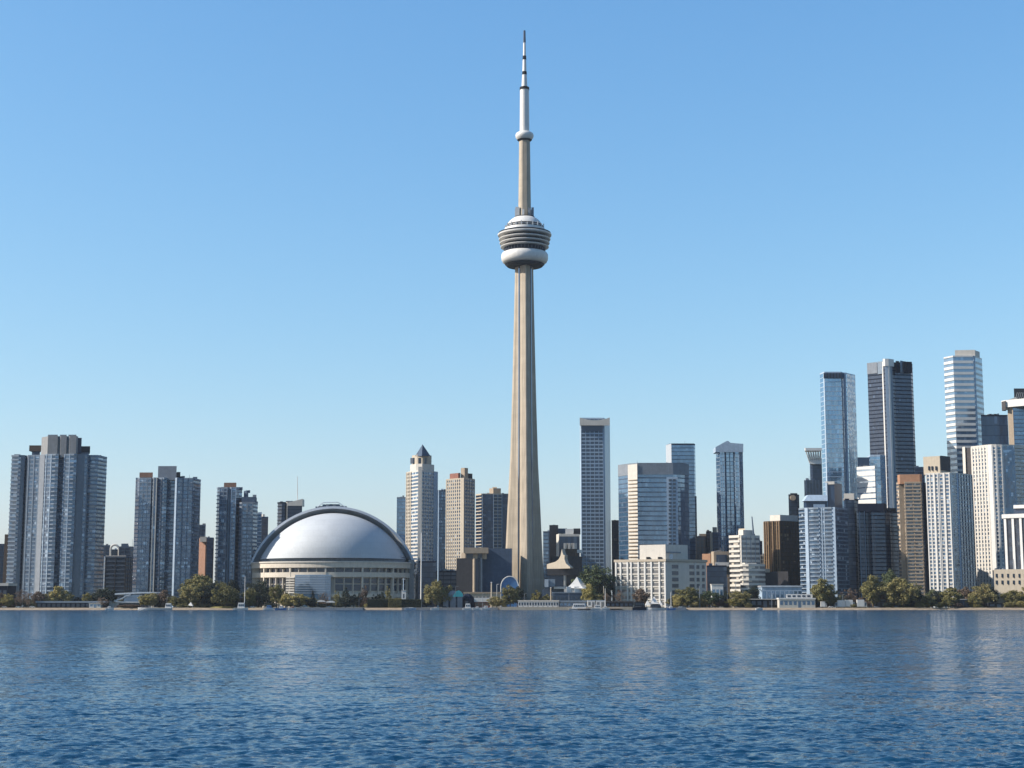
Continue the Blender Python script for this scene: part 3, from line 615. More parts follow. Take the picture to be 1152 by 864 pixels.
ppoly(b, "penthouse", [(506, 17), (515.5, 7), (518, 8)], 533, 541, 1534, 8, 'redbrown'); ppoly(b, "lift_housing", [(518.5, 9), (522.7, 6), (526.5, 10)], 526.5, 541, 1536, 8, 'sandstone'); ppoly(b, "penthouse", [(526.5, 12), (531.5, 16)], 532.5, 541, 1536, 8, 'umber')
b = B("condo_tower", "dark glass condo with cream balconies on its left edge, beside the concrete shaft", 1680, [(535.3, 16), (542.8, 2), (543.4, 0), (555, 0), (565, 2), (575, 4)], 557, ['B', ('s', 'slate', .3), 'g', ('w', 5, .5, .4, 'lightblue'), 'g'], fh=3.6, slab='cream', pier='lightblue', body='g_navy', sh=1.0, back=14, offs={'B': 1.3, 'g': -.35, 'w': .1})
ppoly(b, "penthouse", [(550.5, 12), (555, 8), (563.5, 10)], 549.5, 558, 1682, 10, 'tan'); ppoly(b, "lift_housing", [(554, 12), (559, 10)], 548, 551, 1684, 6, 'sandstone')
# convention blocks left of the shaft
b = thing("concrete_hall", "blocky grey brown concrete hall with tan overhanging roof left of the shaft foot", "building", (at(532, 670, 1480).x, 1480, GZ))
pbox(b, "wall", 513.5, 533, 628, 690, 1478, 30, 'umber'); pbox(b, "glass_strip", 533.2, 541, 629, 690, 1482, 26, 'g_navy'); pbox(b, "pier", 541, 542.5, 628, 690, 1478, 6, 'grey'); pbox(b, "pier", 533.3, 534.6, 628, 690, 1476.5, 4, 'sandstone')
pbox(b, "wall", 542.6, 576, 617, 690, 1492, 26, 'slate'); pbox(b, "overhanging_roof", 522.5, 549.5, 616, 622.5, 1476, 34, 'sandstone'); pbox(b, "upper_glazing", 524, 547.5, 622.5, 628.5, 1484, 24, 'g_dark')
for x in (523.4, 536, 546.5): pbox(b, "roof_post", x, x + 1.2, 622, 629, 1478, 2, 'sandstone')
B("glass_block", "low navy glass block right beside the stadium flank", 1500, [(470.5, 0), (491, 0)], 632, ['g'], fh=5, slab='navy', body='g_navy', cat='building', sh=.3, group=None)
b = B("low_block", "long low navy block with pale roof edge under the cream gridded tower", 1520, [(490, 0), (516, 0)], 643, ['w'], fh=4, slab='navy', body='g_navy', cat='building', psp=7, group=None)
pbox(b, "roof_edge", 499, 513.5, 640.5, 643.5, 1530, 8, 'offwhite')
b = thing("arched_glass_pavilion", "blue glass half-round arch pavilion at the foot of the concrete shaft", "pavilion", (at(573, 670, 1470).x, 1470, GZ))
ce = at(573.5, 660.5, 1470); rx = at(583.5, 660, 1470).x - ce.x; rz = at(573, 648.5, 1470).z - ce.z
av = [(ce.x + rx * math.cos(math.pi * k / 20), ce.z + rz * math.sin(math.pi * k / 20)) for k in range(21)] ; av = [(av[0][0], GZ)] + av + [(av[-1][0], GZ)]
mb = MB(); q = len(av); mb.add([(x, 1470, z) for x, z in av] + [(x, 1490, z) for x, z in av], [tuple(range(q - 1, -1, -1)), tuple(range(q, 2 * q))] + [(i, (i + 1) % q, q + (i + 1) % q, q + i) for i in range(q)])
mb.build("glass_front", M['bluepaint'], b)
mb = MB(); mb.tube([(x, 1469.5, z) for x, z in av], [.45] * q, 6); mb.build("arch_rim", M['white'], b)
# behind the shaft on the right
b = B("office_block", "low blue glass block behind the right edge of the concrete shaft", 1660, [(611, 0), (620, 0)], 598.5, ['b'], slab='slate', body='g_blue', fh=4, cat='building')
b = B("office_block", "dark block with L shaped roof beam right of the shaft", 1640, [(618, 0), (628, 0)], 591.5, ['s'], slab='charcoal', pier='charcoal', body='g_navy', cat='building', fh=4)
pbox(b, "roof_beam", 628, 638, 594.5, 600, 1642, 12, 'slate')
b = B("office_block", "navy glass block in a white frame between the shaft and the tall canopy tower", 1600, [(626, 8), (629, 0), (652, 0)], 602.5, [('s', 'offwhite', .2), 'g'], slab='offwhite', body='g_navy', fh=30, sh=1.2, cat='building', ptop=2.4)
pbox(b, "plant_room", 636, 645, 595, 603, 1606, 10, 'white'); pbox(b, "plant_room", 645.2, 653, 594.5, 601, 1607, 10, 'charcoal')
for x in (634, 639, 644): pbox(b, "roof_unit", x, x + 2.2, 611, 617.5, 1592, 3, 'offwhite')
b = thing("brown_hall", "bulky brown hall with rounded top behind the swooping cream canopy", "building", (at(640, 670, 1540).x, 1540, GZ))
ppoly(b, "wall", [(620, 6), (630, 0), (646, 0), (655, 10)], 626, 690, 1540, 30, 'umber'); ppoly(b, "roof_drum", [(631, 4), (634, 2), (647, 2), (650, 8)], 617.5, 627, 1542, 20, 'brown'); pbox(b, "roof_edge", 648, 655, 618.5, 622, 1548, 8, 'white')
# tall canopy tower
b = B("office_tower", "tall glass tower with white canopy crown right of the concrete shaft", 1680, [(652.6, 6), (653.6, 0), (678.5, 0), (679.8, 2), (686, 36)], 471.5, [('s', 'lightblue', .3), ('w', 5.2, .55, .35, 'lightblue'), ('s', 'lightblue', .3), 'g'], fh=4.1, slab='lightblue', body='g_ink', sh=1.3, bay=2.6, back=20, offs={'g': -.3})
pbox(b, "crown_recess", 654.5, 678, 478.5, 485, 1678.6, 4, 'g_navy')
mb = MB(); pr = []
for k in range(13):
    s = k / 12; x = 652.2 + (686 - 652.2) * s; sag = 3.2 * (1 - (2 * s - 1) ** 2)
    for (yy, dd) in ((469.6 + sag, 0), (478.6, 0), (478.6, 30), (469.6 + sag, 30)): pr.append(at(x, yy, 1676 + dd))
mb.add(pr, [(i * 4 + k, i * 4 + (k + 1) % 4, i * 4 + 4 + (k + 1) % 4, i * 4 + 4 + k) for i in range(12) for k in range(4)] + [(0, 1, 2, 3), (51, 50, 49, 48)])
mb.build("canopy_crown", M['offwhite'], b)
B("office_block", "narrow brown block squeezed between the canopy tower and the banded blue tower", 1740, [(688, 0), (696, 0)], 586, ['w'], slab='umber', body='g_brown', fh=3.8, psp=4, cat='building')
b = B("office_tower", "broad blue glass office tower with silver corner and grey crown behind the white hotel", 1600, [(695.5, 26), (706, 10), (717, 0), (757, 0), (765, 3), (770, 8), (774.5, 16)], 524, ['b', ('b',), ('b',), 'b', 'b', 'b'], fh=4.9, slab='slate', body='g_blue', sh=1.0, back=16, bay=2)
ppoly(b, "silver_corner", [(706.2, 9.2), (716.8, -.8)], 523, 690, 1599.4, 3, 'offwhite')
for i in range(34):
    yy = 540 + i * 4.1
    if yy > 640: break
    ppoly(b, "corner_band", [(706.6, 9), (716.6, -1)], yy, yy + .9, 1598.6, 2, 'sandstone')
ppoly(b, "crown", [(695.2, 25.4), (706, 9.4), (717, -.6), (757, -.6), (765.2, 2.4), (770.3, 7.4), (775, 15.6)], 523.2, 536, 1600, 12, 'grey')
pbox(b, "lift_shaft", 749.8, 762.2, 536.6, 690, 1596.5, 4, 'lightblue')
for i in range(24):
    yy = 539 + i * 4.2
    if yy > 630: break
    for x0, x1 in ((752.4, 755.6), (757, 760.2)): pbox(b, "shaft_window", x0, x1, yy, yy + 2.4, 1596.1, 1, 'g_dark')
B("office_tower", "taller navy glass slab with lit left side painted silver, behind the broad blue tower", 1720, [(749.3, 16), (755.4, 0), (780.6, 0), (782, 8)], 501.3, [('s', 'silver', .25), 'b', 'g'], fh=4.2, slab='navy', body='g_blue', sh=.5, back=20)  # silver panel paints the sunlight onto the left side
B("office_tower", "lower shoulder block on the right side of the navy glass slab", 1725, [(778, 0), (783.6, 0)], 559, ['b'], fh=4.2, slab='navy', body='g_navy', sh=.5, back=20)
# small cluster
b = B("office_block", "grey and brown stepped block right of the broad blue tower", 1660, [(783, 0), (797, 0)], 604, ['w'], slab='umber', body='g_dark', fh=3.8, psp=5, cat='building')
pbox(b, "plant_room", 786.5, 795, 600.5, 605, 1664, 8, 'tan')
b = B("office_block", "dark narrow block with chimney like top beside the slim blue tower", 1650, [(794.5, 4), (799.5, 0), (800.5, 2)], 598.5, ['w', 'n'], slab='charcoal', body='g_dark', fh=3.8, psp=5, cat='building')
b = B("office_block", "beige narrow block with a lighter left side, against the slim blue tower", 1640, [(799, 8), (801.5, 0), (808, 2)], 600, [('s', 'cream', .3), 'w'], slab='slate', body='g_dark', fh=3.8, psp=5, cat='building')
pbox(b, "plant_room", 801.5, 806.5, 593, 601, 1646, 8, 'sandstone')
b = B("office_tower", "slim sky blue tower with sloped white roof standing alone right of centre", 1700, [(805.3, 5), (809.5, 0), (815, 0), (816, 1.5), (825.5, 1.5), (826.5, 0), (831.5, 0), (835.6, 6)], 507, [('b',), ('w', 3.4, .5, .5, 'lightblue'), 'n', ('w', 4, .7, .5, 'slate'), 'n', ('w', 3.4, .5, .5, 'lightblue'), 'g'], fh=4.1, slab='bluegrey', body='g_sky', sh=.55, back=18)
ap = [(805, 503), (809.5, 500.5), (817, 496.3), (819, 495.9), (822, 498.2), (836.2, 499.3)]
mb = MB(); fr = [at(x, y, 1699) for x, y in ap] + [at(836.2, 508.5, 1699), at(805, 508.5, 1699)]; q = len(fr)
mb.add(fr + [p + Vector((0, 22, 0)) for p in fr], [tuple(range(q - 1, -1, -1)), tuple(range(q, 2 * q))] + [(i, (i + 1) % q, q + (i + 1) % q, q + i) for i in range(q)]); mb.build("sloped_roof", M['lightblue'], b)
B("brick_block", "small orange brick block behind the right end of the white hotel", 1530, [(790, 4), (799.5, 0), (801, 3)], 624, ['s', 'n'], slab='terracotta', pier='terracotta', body='g_dark', cat='building', fh=4, group=None)
b = B("office_block", "tan block with one big dark opening above a navy glass block", 1520, [(800.5, 5), (803.5, 0), (821, 0)], 621.5, ['s', 's'], slab='sandstone', pier='sandstone', body='g_dark', cat='building', fh=4, group=None)
pbox(b, "opening", 805.8, 817.5, 624, 632.5, 1517, 3, 'g_navy'); pbox(b, "ledge", 804.5, 820, 632.6, 637, 1515.8, 4, 'white')
B("glass_block", "low navy glass block between the white hotel and the white balcony block", 1490, [(795, 0), (817.5, 0)], 637, ['g'], slab='navy', body='g_navy', cat='building', fh=5, sh=.3, group=None)
# bronze tower and neighbours
b = B("bronze_tower", "dark bronze office tower with white roof crown and ribbed face", 1500, [(859.3, 14), (865, 8), (866, 9), (870, 5), (871, 6), (877.2, 0), (898.5, 18)], 587.5, [('w', 4.5, 1.1, .7, 'bronze'), 'n', ('w', 4.5, 1.1, .7, 'bronze'), 'n', ('w', 4.5, 1.1, .7, 'bronze'), ('w', 5, .5, .4, 'brown')], fh=3.7, slab='brown', pier='bronze', body='g_brown', sh=.8, back=12)
ppoly(b, "roof_crown", [(866, 16), (877.5, 6), (897.5, 20)], 579.8, 588.5, 1502, 10, 'offwhite'); ppoly(b, "podium", [(860, 6), (886.5, 0)], 643, 690, 1480, 12, 'umber'); ppoly(b, "podium_roof", [(860, 5), (866, 3.5)], 640, 644, 1480, 8, 'cream')
b = B("office_tower", "small dark tower with tan round sign-like disc near its top", 1640, [(887, 0), (896.5, 0), (899, 5)], 557, ['g', 'n'], slab='charcoal', body='g_dark', fh=4, sh=.5)
mb = MB(); c0 = at(892.3, 560, 1637); mb.tube([c0, c0 + Vector((0, 3, 0))], [2.9, 2.9], 20); mb.build("roof_disc", M['tan'], b); pbox(b, "roof_cap", 889, 897, 554.8, 557.4, 1642, 6, 'charcoal')
b = B("office_tower", "dark tower topped by a flared white lattice crown", 1650, [(911, 4), (914, 0), (924.5, 2)], 520, ['g', 'g'], slab='slate', body='g_navy', fh=4, sh=.4)
for k in range(7):
    x0 = 911 + k * 2.1; x1 = 905.8 + k * 2.9; mb = MB(); mb.tube([at(x0, 521, 1648), at(x1, 504.8, 1640)], [.6, .6], 5); mb.build("crown_strut", M['white'], b)
    if k < 6:
        mb = MB(); mb.tube([at(x0, 521, 1648), at(x1 + 2.9, 504.8, 1640)], [.45, .45], 5); mb.build("crown_strut", M['white'], b)
ppoly(b, "crown_rim", [(905.2, 1), (906, 0), (924.5, 0)], 504, 507, 1639, 16, 'white'); pbox(b, "crown_base", 911, 924.5, 515.5, 522, 1646, 12, 'white')
B("office_tower", "dark ribbed block at the foot of the lattice crowned tower", 1600, [(905, 4), (907, 0), (925, 0)], 540.5, ['w', ('w', 3.2, .6, .5, 'slate')], slab=None, pier='slate', body='g_dark', fh=4)
b = B("glass_tower", "tall sky blue glass tower with ribbed dark crown on the right", 1750, [(922.3, 14), (926.3, 2), (927.5, 0), (946, 0), (947.5, 3), (949.5, 6), (951.5, 6), (952.5, 9), (962, 24)], 421, ['b', ('s', 'lightblue', .3), 'b', ('s', 'bluegrey', .3), 'g', ('s', 'lightblue', .3), 'n', 'g'], fh=5.4, slab='lightblue', body='g_sky', sh=.75, back=20, bay=2, offs={'g': -.3})
for k in range(17):
    x = 926.4 + k * 1.18; pbox(b, "crown_fin", x, x + .62, 419.6, 425.4, 1748, 4, 'slate' if k % 3 else 'charcoal')
pbox(b, "plant_room", 936, 942, 418.4, 422, 1756, 8, 'slate')
# blue-white condo
b = B("condo_tower", "white framed condo with dark penthouse in front of the tall sky blue tower", 1450, [(898.5, 20), (903, 13), (905.5, 9), (909, 7), (921, 3), (927.5, 1), (936, -2), (939.5, -3), (940.5, 1), (953, 24)], 573, ['B', 'B', ('s', 'lightblue', .8), 'B', ('w', 3, .6, .5, 'lightblue'), 'B', ('s', 'lightblue', .8), 'n', 'b'], fh=3.7, slab='bluegrey', body='g_condo', sh=1.05, bay=2.6, back=12)
ppoly(b, "penthouse", [(904, 12), (907, 6), (930, 6)], 564, 574, 1452, 14, 'g_navy'); pbox(b, "roof_sign_wall", 915, 928, 567.3, 571.3, 1455, 4, 'lightblue')
mb = MB(); qa = [at(904.5, 563.5, 1455), at(909, 556.8, 1459), at(931, 556.8, 1459), at(931, 563.5, 1455)]; mb.add(qa + [p + Vector((0, 14, 0)) for p in qa], [(3, 2, 1, 0), (4, 5, 6, 7), (0, 1, 5, 4), (1, 2, 6, 5), (2, 3, 7, 6), (3, 0, 4, 7)]); mb.build("sloped_roof", M['lightblue'], b)
ppoly(b, "roof_tower", [(930.5, 4), (938.5, 2), (947, 14)], 543.5, 574, 1456, 10, 'g_navy'); ppoly(b, "roof_tower_frame", [(928.5, 4.5), (930.4, 3.6)], 543, 574, 1455, 10, 'lightblue'); ppoly(b, "roof_tower_cap", [(928.5, 4), (938.5, 1.6), (939.5, 3)], 541.8, 545, 1455.5, 12, 'offwhite')
b = B("condo_tower", "narrow black slab tower with a white cap between two condos on the right", 1500, [(949.5, 2), (951, 0), (960.8, 0), (965.5, 14)], 562, ['g', 'g', 'b'], fh=3.7, slab='navy', body='g_navy', sh=.4, offs={'g': .03})
ppoly(b, "roof_cap", [(949.2, 1), (960.6, -1), (961.5, 2)], 555.2, 562.4, 1500, 12, 'offwhite')
b = B("condo_tower", "navy condo with flat dark roof behind the shore trees on the right", 1480, [(964, 6), (966, 2), (973, 2), (974, 8), (979, 8), (980, 1), (984, 0), (995, 0), (996, 4), (1001, 6), (1002, 9), (1009, 14)], 576, ['n', ('w', 4, .7, .6, 'bluegrey'), 'n', 'n', 'n', 'n', 'B', ('w', 4, .5, .4, 'slate'), 'n', 'n', 'b'], fh=3.7, slab='navy', body='g_ink', sh=.9, back=14, bay=2)
ppoly(b, "roof_block", [(964.5, 5), (994, 2), (997, 8)], 566.5, 577, 1482, 16, 'navy'); ppoly(b, "roof_block", [(995, 9), (1008, 11)], 571.5, 577, 1484, 12, 'charcoal')
b = B("office_tower", "white panelled block catching the sun beside the black tower", 1640, [(963.8, 16), (984.2, 0), (985.2, 1)], 527, [('b',), 'n'], fh=6, slab='white', body='g_sky', sh=4.6, back=12, ptop=3)
pbox(b, "roof_block", 964.5, 978, 514.5, 527.5, 1668, 14, 'g_navy')
B("office_tower", "rounded pale blue glass block in front of the black tower", 1680, [(976, 14), (979, 2), (990, 0), (996, 6)], 514, ['b', 'b', 'b'], fh=4.4, slab='lightblue', body='g_sky', sh=.6, back=14)
b = B("black_tower", "tall black office tower with two white vertical corner fins", 1720, [(975.6, 16), (992.3, 4), (993.5, 0), (995.5, -2), (999, -2), (1001, 0), (1003.5, 2), (1006.5, 6), (1024.5, 10), (1026.5, 18)], 410, ['b', ('s', 'white', .3), 'n', ('s', 'lightblue', .3), ('s', 'white', .5), ('s', 'bluegrey', .2), 'g', 'b', 'g'], fh=4.4, slab='navy', body='g_ink', sh=1.2, back=24, bay=2)
ppoly(b, "crown_band", [(975.3, 15.5), (986.5, 7.3)], 408.5, 421, 1719.4, 8, 'grey'); ppoly(b, "crown_band", [(987, 7), (992.2, 3.2)], 407, 421, 1719.4, 6, 'bluegrey')
ppoly(b, "fin_head", [(993, -.6), (995.5, -2.6), (999.5, -2.6), (1005.5, 3)], 403.8, 412, 1719.4, 6, 'white')
for x0, x1, y in ((1007.5, 1011, 406), (1012.5, 1015, 405.6), (1016.5, 1019, 406.4), (1020, 1025.8, 406.8)): ppoly(b, "crown_panel", [(x0, 5), (x1, 6.5)], y, 419, 1719, 4, 'navy' if x0 != 1012.5 else 'bluegrey')
# tan condo
b = B("condo_tower", "tan banded condo tower with orange roof edge", 1455, [(1008.3, 13), (1011, 9), (1016.5, 9), (1017.3, 2), (1036, 0), (1037, 2), (1045, 24)], 544, ['n', 's', 'n', ('w', 8, .8, .4, 'tan'), 'n', ('s', 'slate', .2)], fh=3.25, slab='tan', body='g_warm', sh=1.25, pier='sandstone', bay=2.2, back=8, offs={'w': .8})  # slate panel on the right face is its shade, painted
ppoly(b, "roof_edge", [(1009.5, 10), (1012, 3), (1034.5, -.5), (1037, 2)], 534.5, 545, 1456, 12, 'terracotta')
B("office_block", "dark sliver of a block between the tan condo and the white gridded condo", 1640, [(1029, 0), (1040, 0)], 526, ['b'], slab='slate', body='g_navy', fh=4)
b = B("condo_tower", "white gridded condo with cream block on its roof", 1440, [(1041.3, 8), (1050.5, 4), (1055.5, 2), (1061.5, 0), (1068.5, -3), (1070, -2), (1075.5, 2), (1077.5, 4), (1093.5, 22)], 533.5, [('w', 4.4, 1.0, .5, 'white'), ('w', 4.4, .8, .9, 'white'), ('w', 4.4, 1.0, .5, 'white'), ('w', 5, 1.0, .9, 'white'), ('s', 'white', .5), 'B', ('s', 'lightblue', .3), ('w', 5.5, .8, .4, 'slate')], fh=3.45, slab='offwhite', body='g_condo', sh=1.1, pier='white', bay=2.2, back=6, offs={'B': .4})  # slate piers darken the right face in colour, standing in for shade
ppoly(b, "penthouse", [(1038.5, 12), (1057.2, 2), (1068.5, 14)], 514, 534, 1443, 8, 'cream'); ppoly(b, "plant_room", [(1058, 2.4), (1068.8, 13)], 512.5, 529, 1443, 4, 'umber')  # umber block paints the dark, unlit right side of the penthouse
for x in (1044, 1047.5, 1052): pbox(b, "roof_window", x, x + 1.6, 524.5, 529, 1450.5 - (x - 1044) * .55, 2, 'g_dark')
b = B("white_tower", "tallest white balcony-banded tower near the right edge", 1780, [(1061.6, 14), (1072.3, 0), (1095, 0), (1096.6, 2), (1099.5, 8), (1104.6, 22)], 403, [('B',), 'B', ('s', 'lightblue', .4), 'g', 'g'], fh=6.6, slab='white', body='g_pale', sh=3.0, back=16, offs={'B': .8, 'g': .03})
ppoly(b, "penthouse", [(1074.2, 6), (1096.8, 3), (1097.6, 8), (1102, 18)], 394, 405, 1780, 10, 'offwhite')
b = B("office_tower", "flat topped black glass block behind the large white condo on the right", 1700, [(1103.5, 0), (1133.5, 0)], 467.5, ['g'], fh=11, slab='navy', body='g_ink', sh=.4)
for x in (1112.5, 1117.5): pbox(b, "roof_unit", x, x + 3, 465.6, 468, 1704, 4, 'charcoal')
b = B("office_tower", "blue glass tower with beige corner and white roof at the right edge", 1680, [(1133.5, 4), (1139.5, 0), (1172, 0)], 458.5, [('s', 'sandstone', .3), 'b'], fh=4.4, slab='slate', body='g_blue', sh=.6)
ppoly(b, "roof_storey", [(1126.5, 8), (1130.5, 2), (1172, -26)], 451, 459, 1680, 20, 'white'); ppoly(b, "roof_screen", [(1126.7, 9), (1131, 1.5)], 452, 462, 1678, 3, 'umber'); ppoly(b, "plant_room", [(1140.5, 8), (1172, 8)], 437, 451.5, 1684, 12, 'charcoal')
mb = MB(); qa = [at(1130, 451.5, 1681), at(1143, 446.5, 1681), at(1146, 451.5, 1681)]; mb.add(qa + [p + Vector((0, 8, 0)) for p in qa], [(2, 1, 0), (3, 4, 5), (0, 1, 4, 3), (1, 2, 5, 4), (2, 0, 3, 5)]); mb.build("roof_wedge", M['offwhite'], b)
for k in range(6): 
    mb = MB(); mb.tube([at(1142 + k * 2.2, 451, 1690), at(1144.5 + k * 2.2, 441.5, 1690)], [.3, .3], 5); mb.build("roof_strut", M['grey'], b)
# big white condo
b = B("condo_tower", "large white condo with lit punched left face at the right edge", 1500, [(1092.3, 22), (1111, 4), (1115.5, 1), (1120.5, 0), (1127, 0), (1128, 2), (1140, 4), (1141, 8), (1172, 30)], 504, [('w', 4.0, 2.1, .5, 'offwhite'), ('s', 'white', .4), ('w', 5.5, .9, .6, 'white'), ('w', 5.5, .9, .6, 'white'), ('s', 'white', .5), ('g',), ('s', 'lightblue', .4), 'B'], fh=3.75, slab='offwhite', body='g_condo', sh=1.25, back=10, bay=2.2, ptop=3.0, offs={'g': -.02})
ppoly(b, "roof_frame", [(1082.5, 30), (1085.5, 26)], 503, 690, 1502, 10, 'offwhite'); ppoly(b, "recess_wall", [(1085.6, 27.5), (1092.2, 23)], 504, 690, 1502, 6, 'umber')
ppoly(b, "roof_storey", [(1109, 10), (1128, 6), (1172, 20)], 500.5, 505, 1502, 10, 'offwhite')
# columned office and its podium
b = B("columned_building", "white building with tall vertical columns at the right edge", 1408, [(1127.5, 4), (1129.5, 0), (1176, -24)], 580.5, ['n', ('w', 7.2, 2.2, 1.3, 'white')], slab=None, pier='white', body='g_dark', fh=4, cat='building', back=20, group=None)
ppoly(b, "roof_slab", [(1126.8, 4), (1128.5, -1.6), (1177, -26)], 579, 583.5, 1408, 22, 'white'); ppoly(b, "upper_storey", [(1140.5, 6), (1177, -12)], 571.5, 579.5, 1410, 12, 'g_navy'); ppoly(b, "upper_roof", [(1140, 5), (1177, -13)], 568.3, 572, 1409, 14, 'white')
b = B("stone_podium", "low cream stone podium building behind trees at the right edge", 1394, [(1116.5, 4), (1118, 0), (1178, -22)], 641.5, ['n', 's'], slab=None, pier='cream', body='g_dark', fh=4, cat='building', group=None)
for k in range(9):
    x = 1120 + k * 6.4
    for yy in (645.5, 653): pbox(b, "window", x, x + 2.4, yy, yy + 4.2, 1393.4 - (x - 1118) * .3667 - .9, .8, 'g_dark')

# ------------------------------------------------------------------ low buildings along the shore
def hotel():
    Y = 1420
    plan = [(693, 24), (748.8, 0), (775, 14), (794.5, 26)]
    pts = [tuple(at(x, 632, Y + d).xy) for x, d in plan]; z1 = at(748, 632, Y).z
    root = thing("white_hotel", "white eight storey hotel with rows of windows, lit left wing and shaded right wing", "building", (pts[1][0], pts[1][1], GZ))
    mb = MB(); mb.prism(close_plan(pts, 14), GZ, z1); mb.build("wall", M['offwhite'], root)
    fh = 5.75; H = z1 - GZ; nf = 7
    def wing(a, b, cols, ledges):
        a = Vector(a); b = Vector(b); d = (b - a); l = d.length; d.normalize(); o = Vector((d.y, -d.x)); ang = math.atan2(d.y, d.x)
        for (c0, c1, has) in cols:
            if not has:
                mb = MB(); mb.prism([a + d * l * c0, a + d * l * c1, a + d * l * c1 + -o * .2, a + d * l * c0 - o * .2][::1], GZ, z1); continue
            for f in range(nf):
                zt = z1 - 1.2 - f * fh; p0, p1 = a + d * l * c0, a + d * l * c1
                mb = MB(); mb.prism([p0 + o * .05, p1 + o * .05, p1 - o * .3, p0 - o * .3], zt - 3.6, zt - .5); wn = mb.build("window", M['g_warm'], root)
                mb = MB(); mb.prism([p0 + o * .55 - d * .2, p1 + o * .55 + d * .2, p1 - o * .1 + d * .2, p0 - o * .1 - d * .2], zt - 3.9, zt - 3.62); mb.build("sill", M['white'], wn)
        for q in ledges:
            p = a + d * l * q; mb = MB(); mb.prism([p + o * 1.25 - d * .75, p + o * 1.25 + d * .75, p - o * .3 + d * .75, p - o * .3 - d * .75], GZ, z1 + .02); mb.build("pier", M['white'], root)
        for f in range(nf):
            zt = z1 - 5.15 - f * fh; mb = MB(); mb.prism([a + o * .8, b + o * .8, b - o * .1, a - o * .1], zt - .62, zt + .62); mb.build("floor_band", M['offwhite'], root)
    wing(pts[0], pts[1], [(.02, .08, 1), (.12, .22, 1), (.26, .30, 1), (.33, .44, 1), (.48, .57, 1), (.61, .70, 1), (.74, .86, 1), (.90, .98, 1)], [.005, .10, .24, .315, .46, .59, .72, .88, .99])
    def plainwing(a, b, cols):
        a = Vector(a); b = Vector(b); d = (b - a); l = d.length; d.normalize(); o = Vector((d.y, -d.x))
        for c0, c1 in cols:
            for f in range(nf):
                zt = z1 - 2.4 - f * fh; p0, p1 = a + d * l * c0, a + d * l * c1
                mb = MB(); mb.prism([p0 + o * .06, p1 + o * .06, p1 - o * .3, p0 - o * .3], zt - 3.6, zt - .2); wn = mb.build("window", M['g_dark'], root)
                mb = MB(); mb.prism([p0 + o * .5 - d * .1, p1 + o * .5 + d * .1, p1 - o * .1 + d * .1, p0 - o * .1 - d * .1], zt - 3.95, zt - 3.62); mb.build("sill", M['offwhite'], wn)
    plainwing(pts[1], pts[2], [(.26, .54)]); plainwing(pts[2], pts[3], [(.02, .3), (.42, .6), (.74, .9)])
    for q in (.36,):
        a, b = Vector(pts[2]), Vector(pts[3]); d = (b - a).normalized(); o = Vector((d.y, -d.x)); p = a + (b - a) * q; mb = MB(); mb.prism([p + o * .8 - d * .3, p + o * .8 + d * .3, p - o * .3 + d * .3, p - o * .3 - d * .3], GZ, z1); mb.build("pier", M['white'], root)
    ppoly(root, "roof_slab", [(690.5, 25), (749, -1.4), (775.5, 13), (796, 25.5)], 629.8, 632.4, Y, 16, 'cream')
    ppoly(root, "penthouse", [(719.5, 22), (748.6, 8), (773.5, 21)], 613.2, 630.5, Y, 10, 'offwhite')
    ppoly(root, "penthouse_band", [(749.5, 8), (766, 16.6)], 620.6, 622, Y - .6, 3, 'grey'); pbox(root, "penthouse_window", 752, 757, 623.5, 629, 1430.3, 3, 'g_blue')
    for x in (727, 740): pbox(root, "roof_door", x, x + 1.5, 626.5, 630.5, Y + 14 - (x - 727) * .5, 3, 'umber')
hotel()
def apartments():
    Y = 1478
    b = building("apartment_block", "white balcony-banded apartment block with leaning rooftop mast", Y, [(820, 14), (832.6, 1), (834, 0), (854.5, 10)], 604, ['B', ('s', 'offwhite', .3), ('w', 5, .6, .3, 'bluegrey')], fh=4.6, slab='offwhite', body='g_warm', sh=2.2, back=10, cat='building', offs={'B': .9}, ptop=2.4)
    ppoly(b, "penthouse", [(830.5, 10), (836, 4), (847.5, 10)], 596.5, 605, Y + 2, 8, 'offwhite'); ppoly(b, "plant_room", [(831, 11), (838, 5)], 594.8, 599, Y + 3, 6, 'cream')
    mb = MB(); mb.tube([at(848, 604, Y + 9), at(845.9, 581, Y + 9)], [.9, .45], 8); mb.build("mast", M['slate'], b)
    b = building("apartment_block", "lower white annex with curved balconies in front of the apartment block", Y - 20, [(832.5, 8), (836, 2), (842, 0), (853, 2), (860.5, 10)], 636, ['B', 'B', 'B', 'B'], fh=4.4, slab='offwhite', body='g_warm', sh=1.9, back=10, cat='building', offs={'B': .9}, ptop=2)
    ppoly(b, "penthouse", [(835, 8), (838, 3), (851, 4)], 633.2, 637, Y - 18, 6, 'offwhite')
apartments()
B("office_block", "small navy block directly right of the balcony-banded apartment block", 1640, [(852, 0), (857.5, 0)], 609.5, ['b'], slab='navy', body='g_navy', cat='building', fh=4)
B("office_block", "low beige block between the apartment block and the bronze tower", 1600, [(855, 0), (862, 0)], 625, ['w'], slab='cream', body='g_warm', cat='building', fh=4, psp=4)

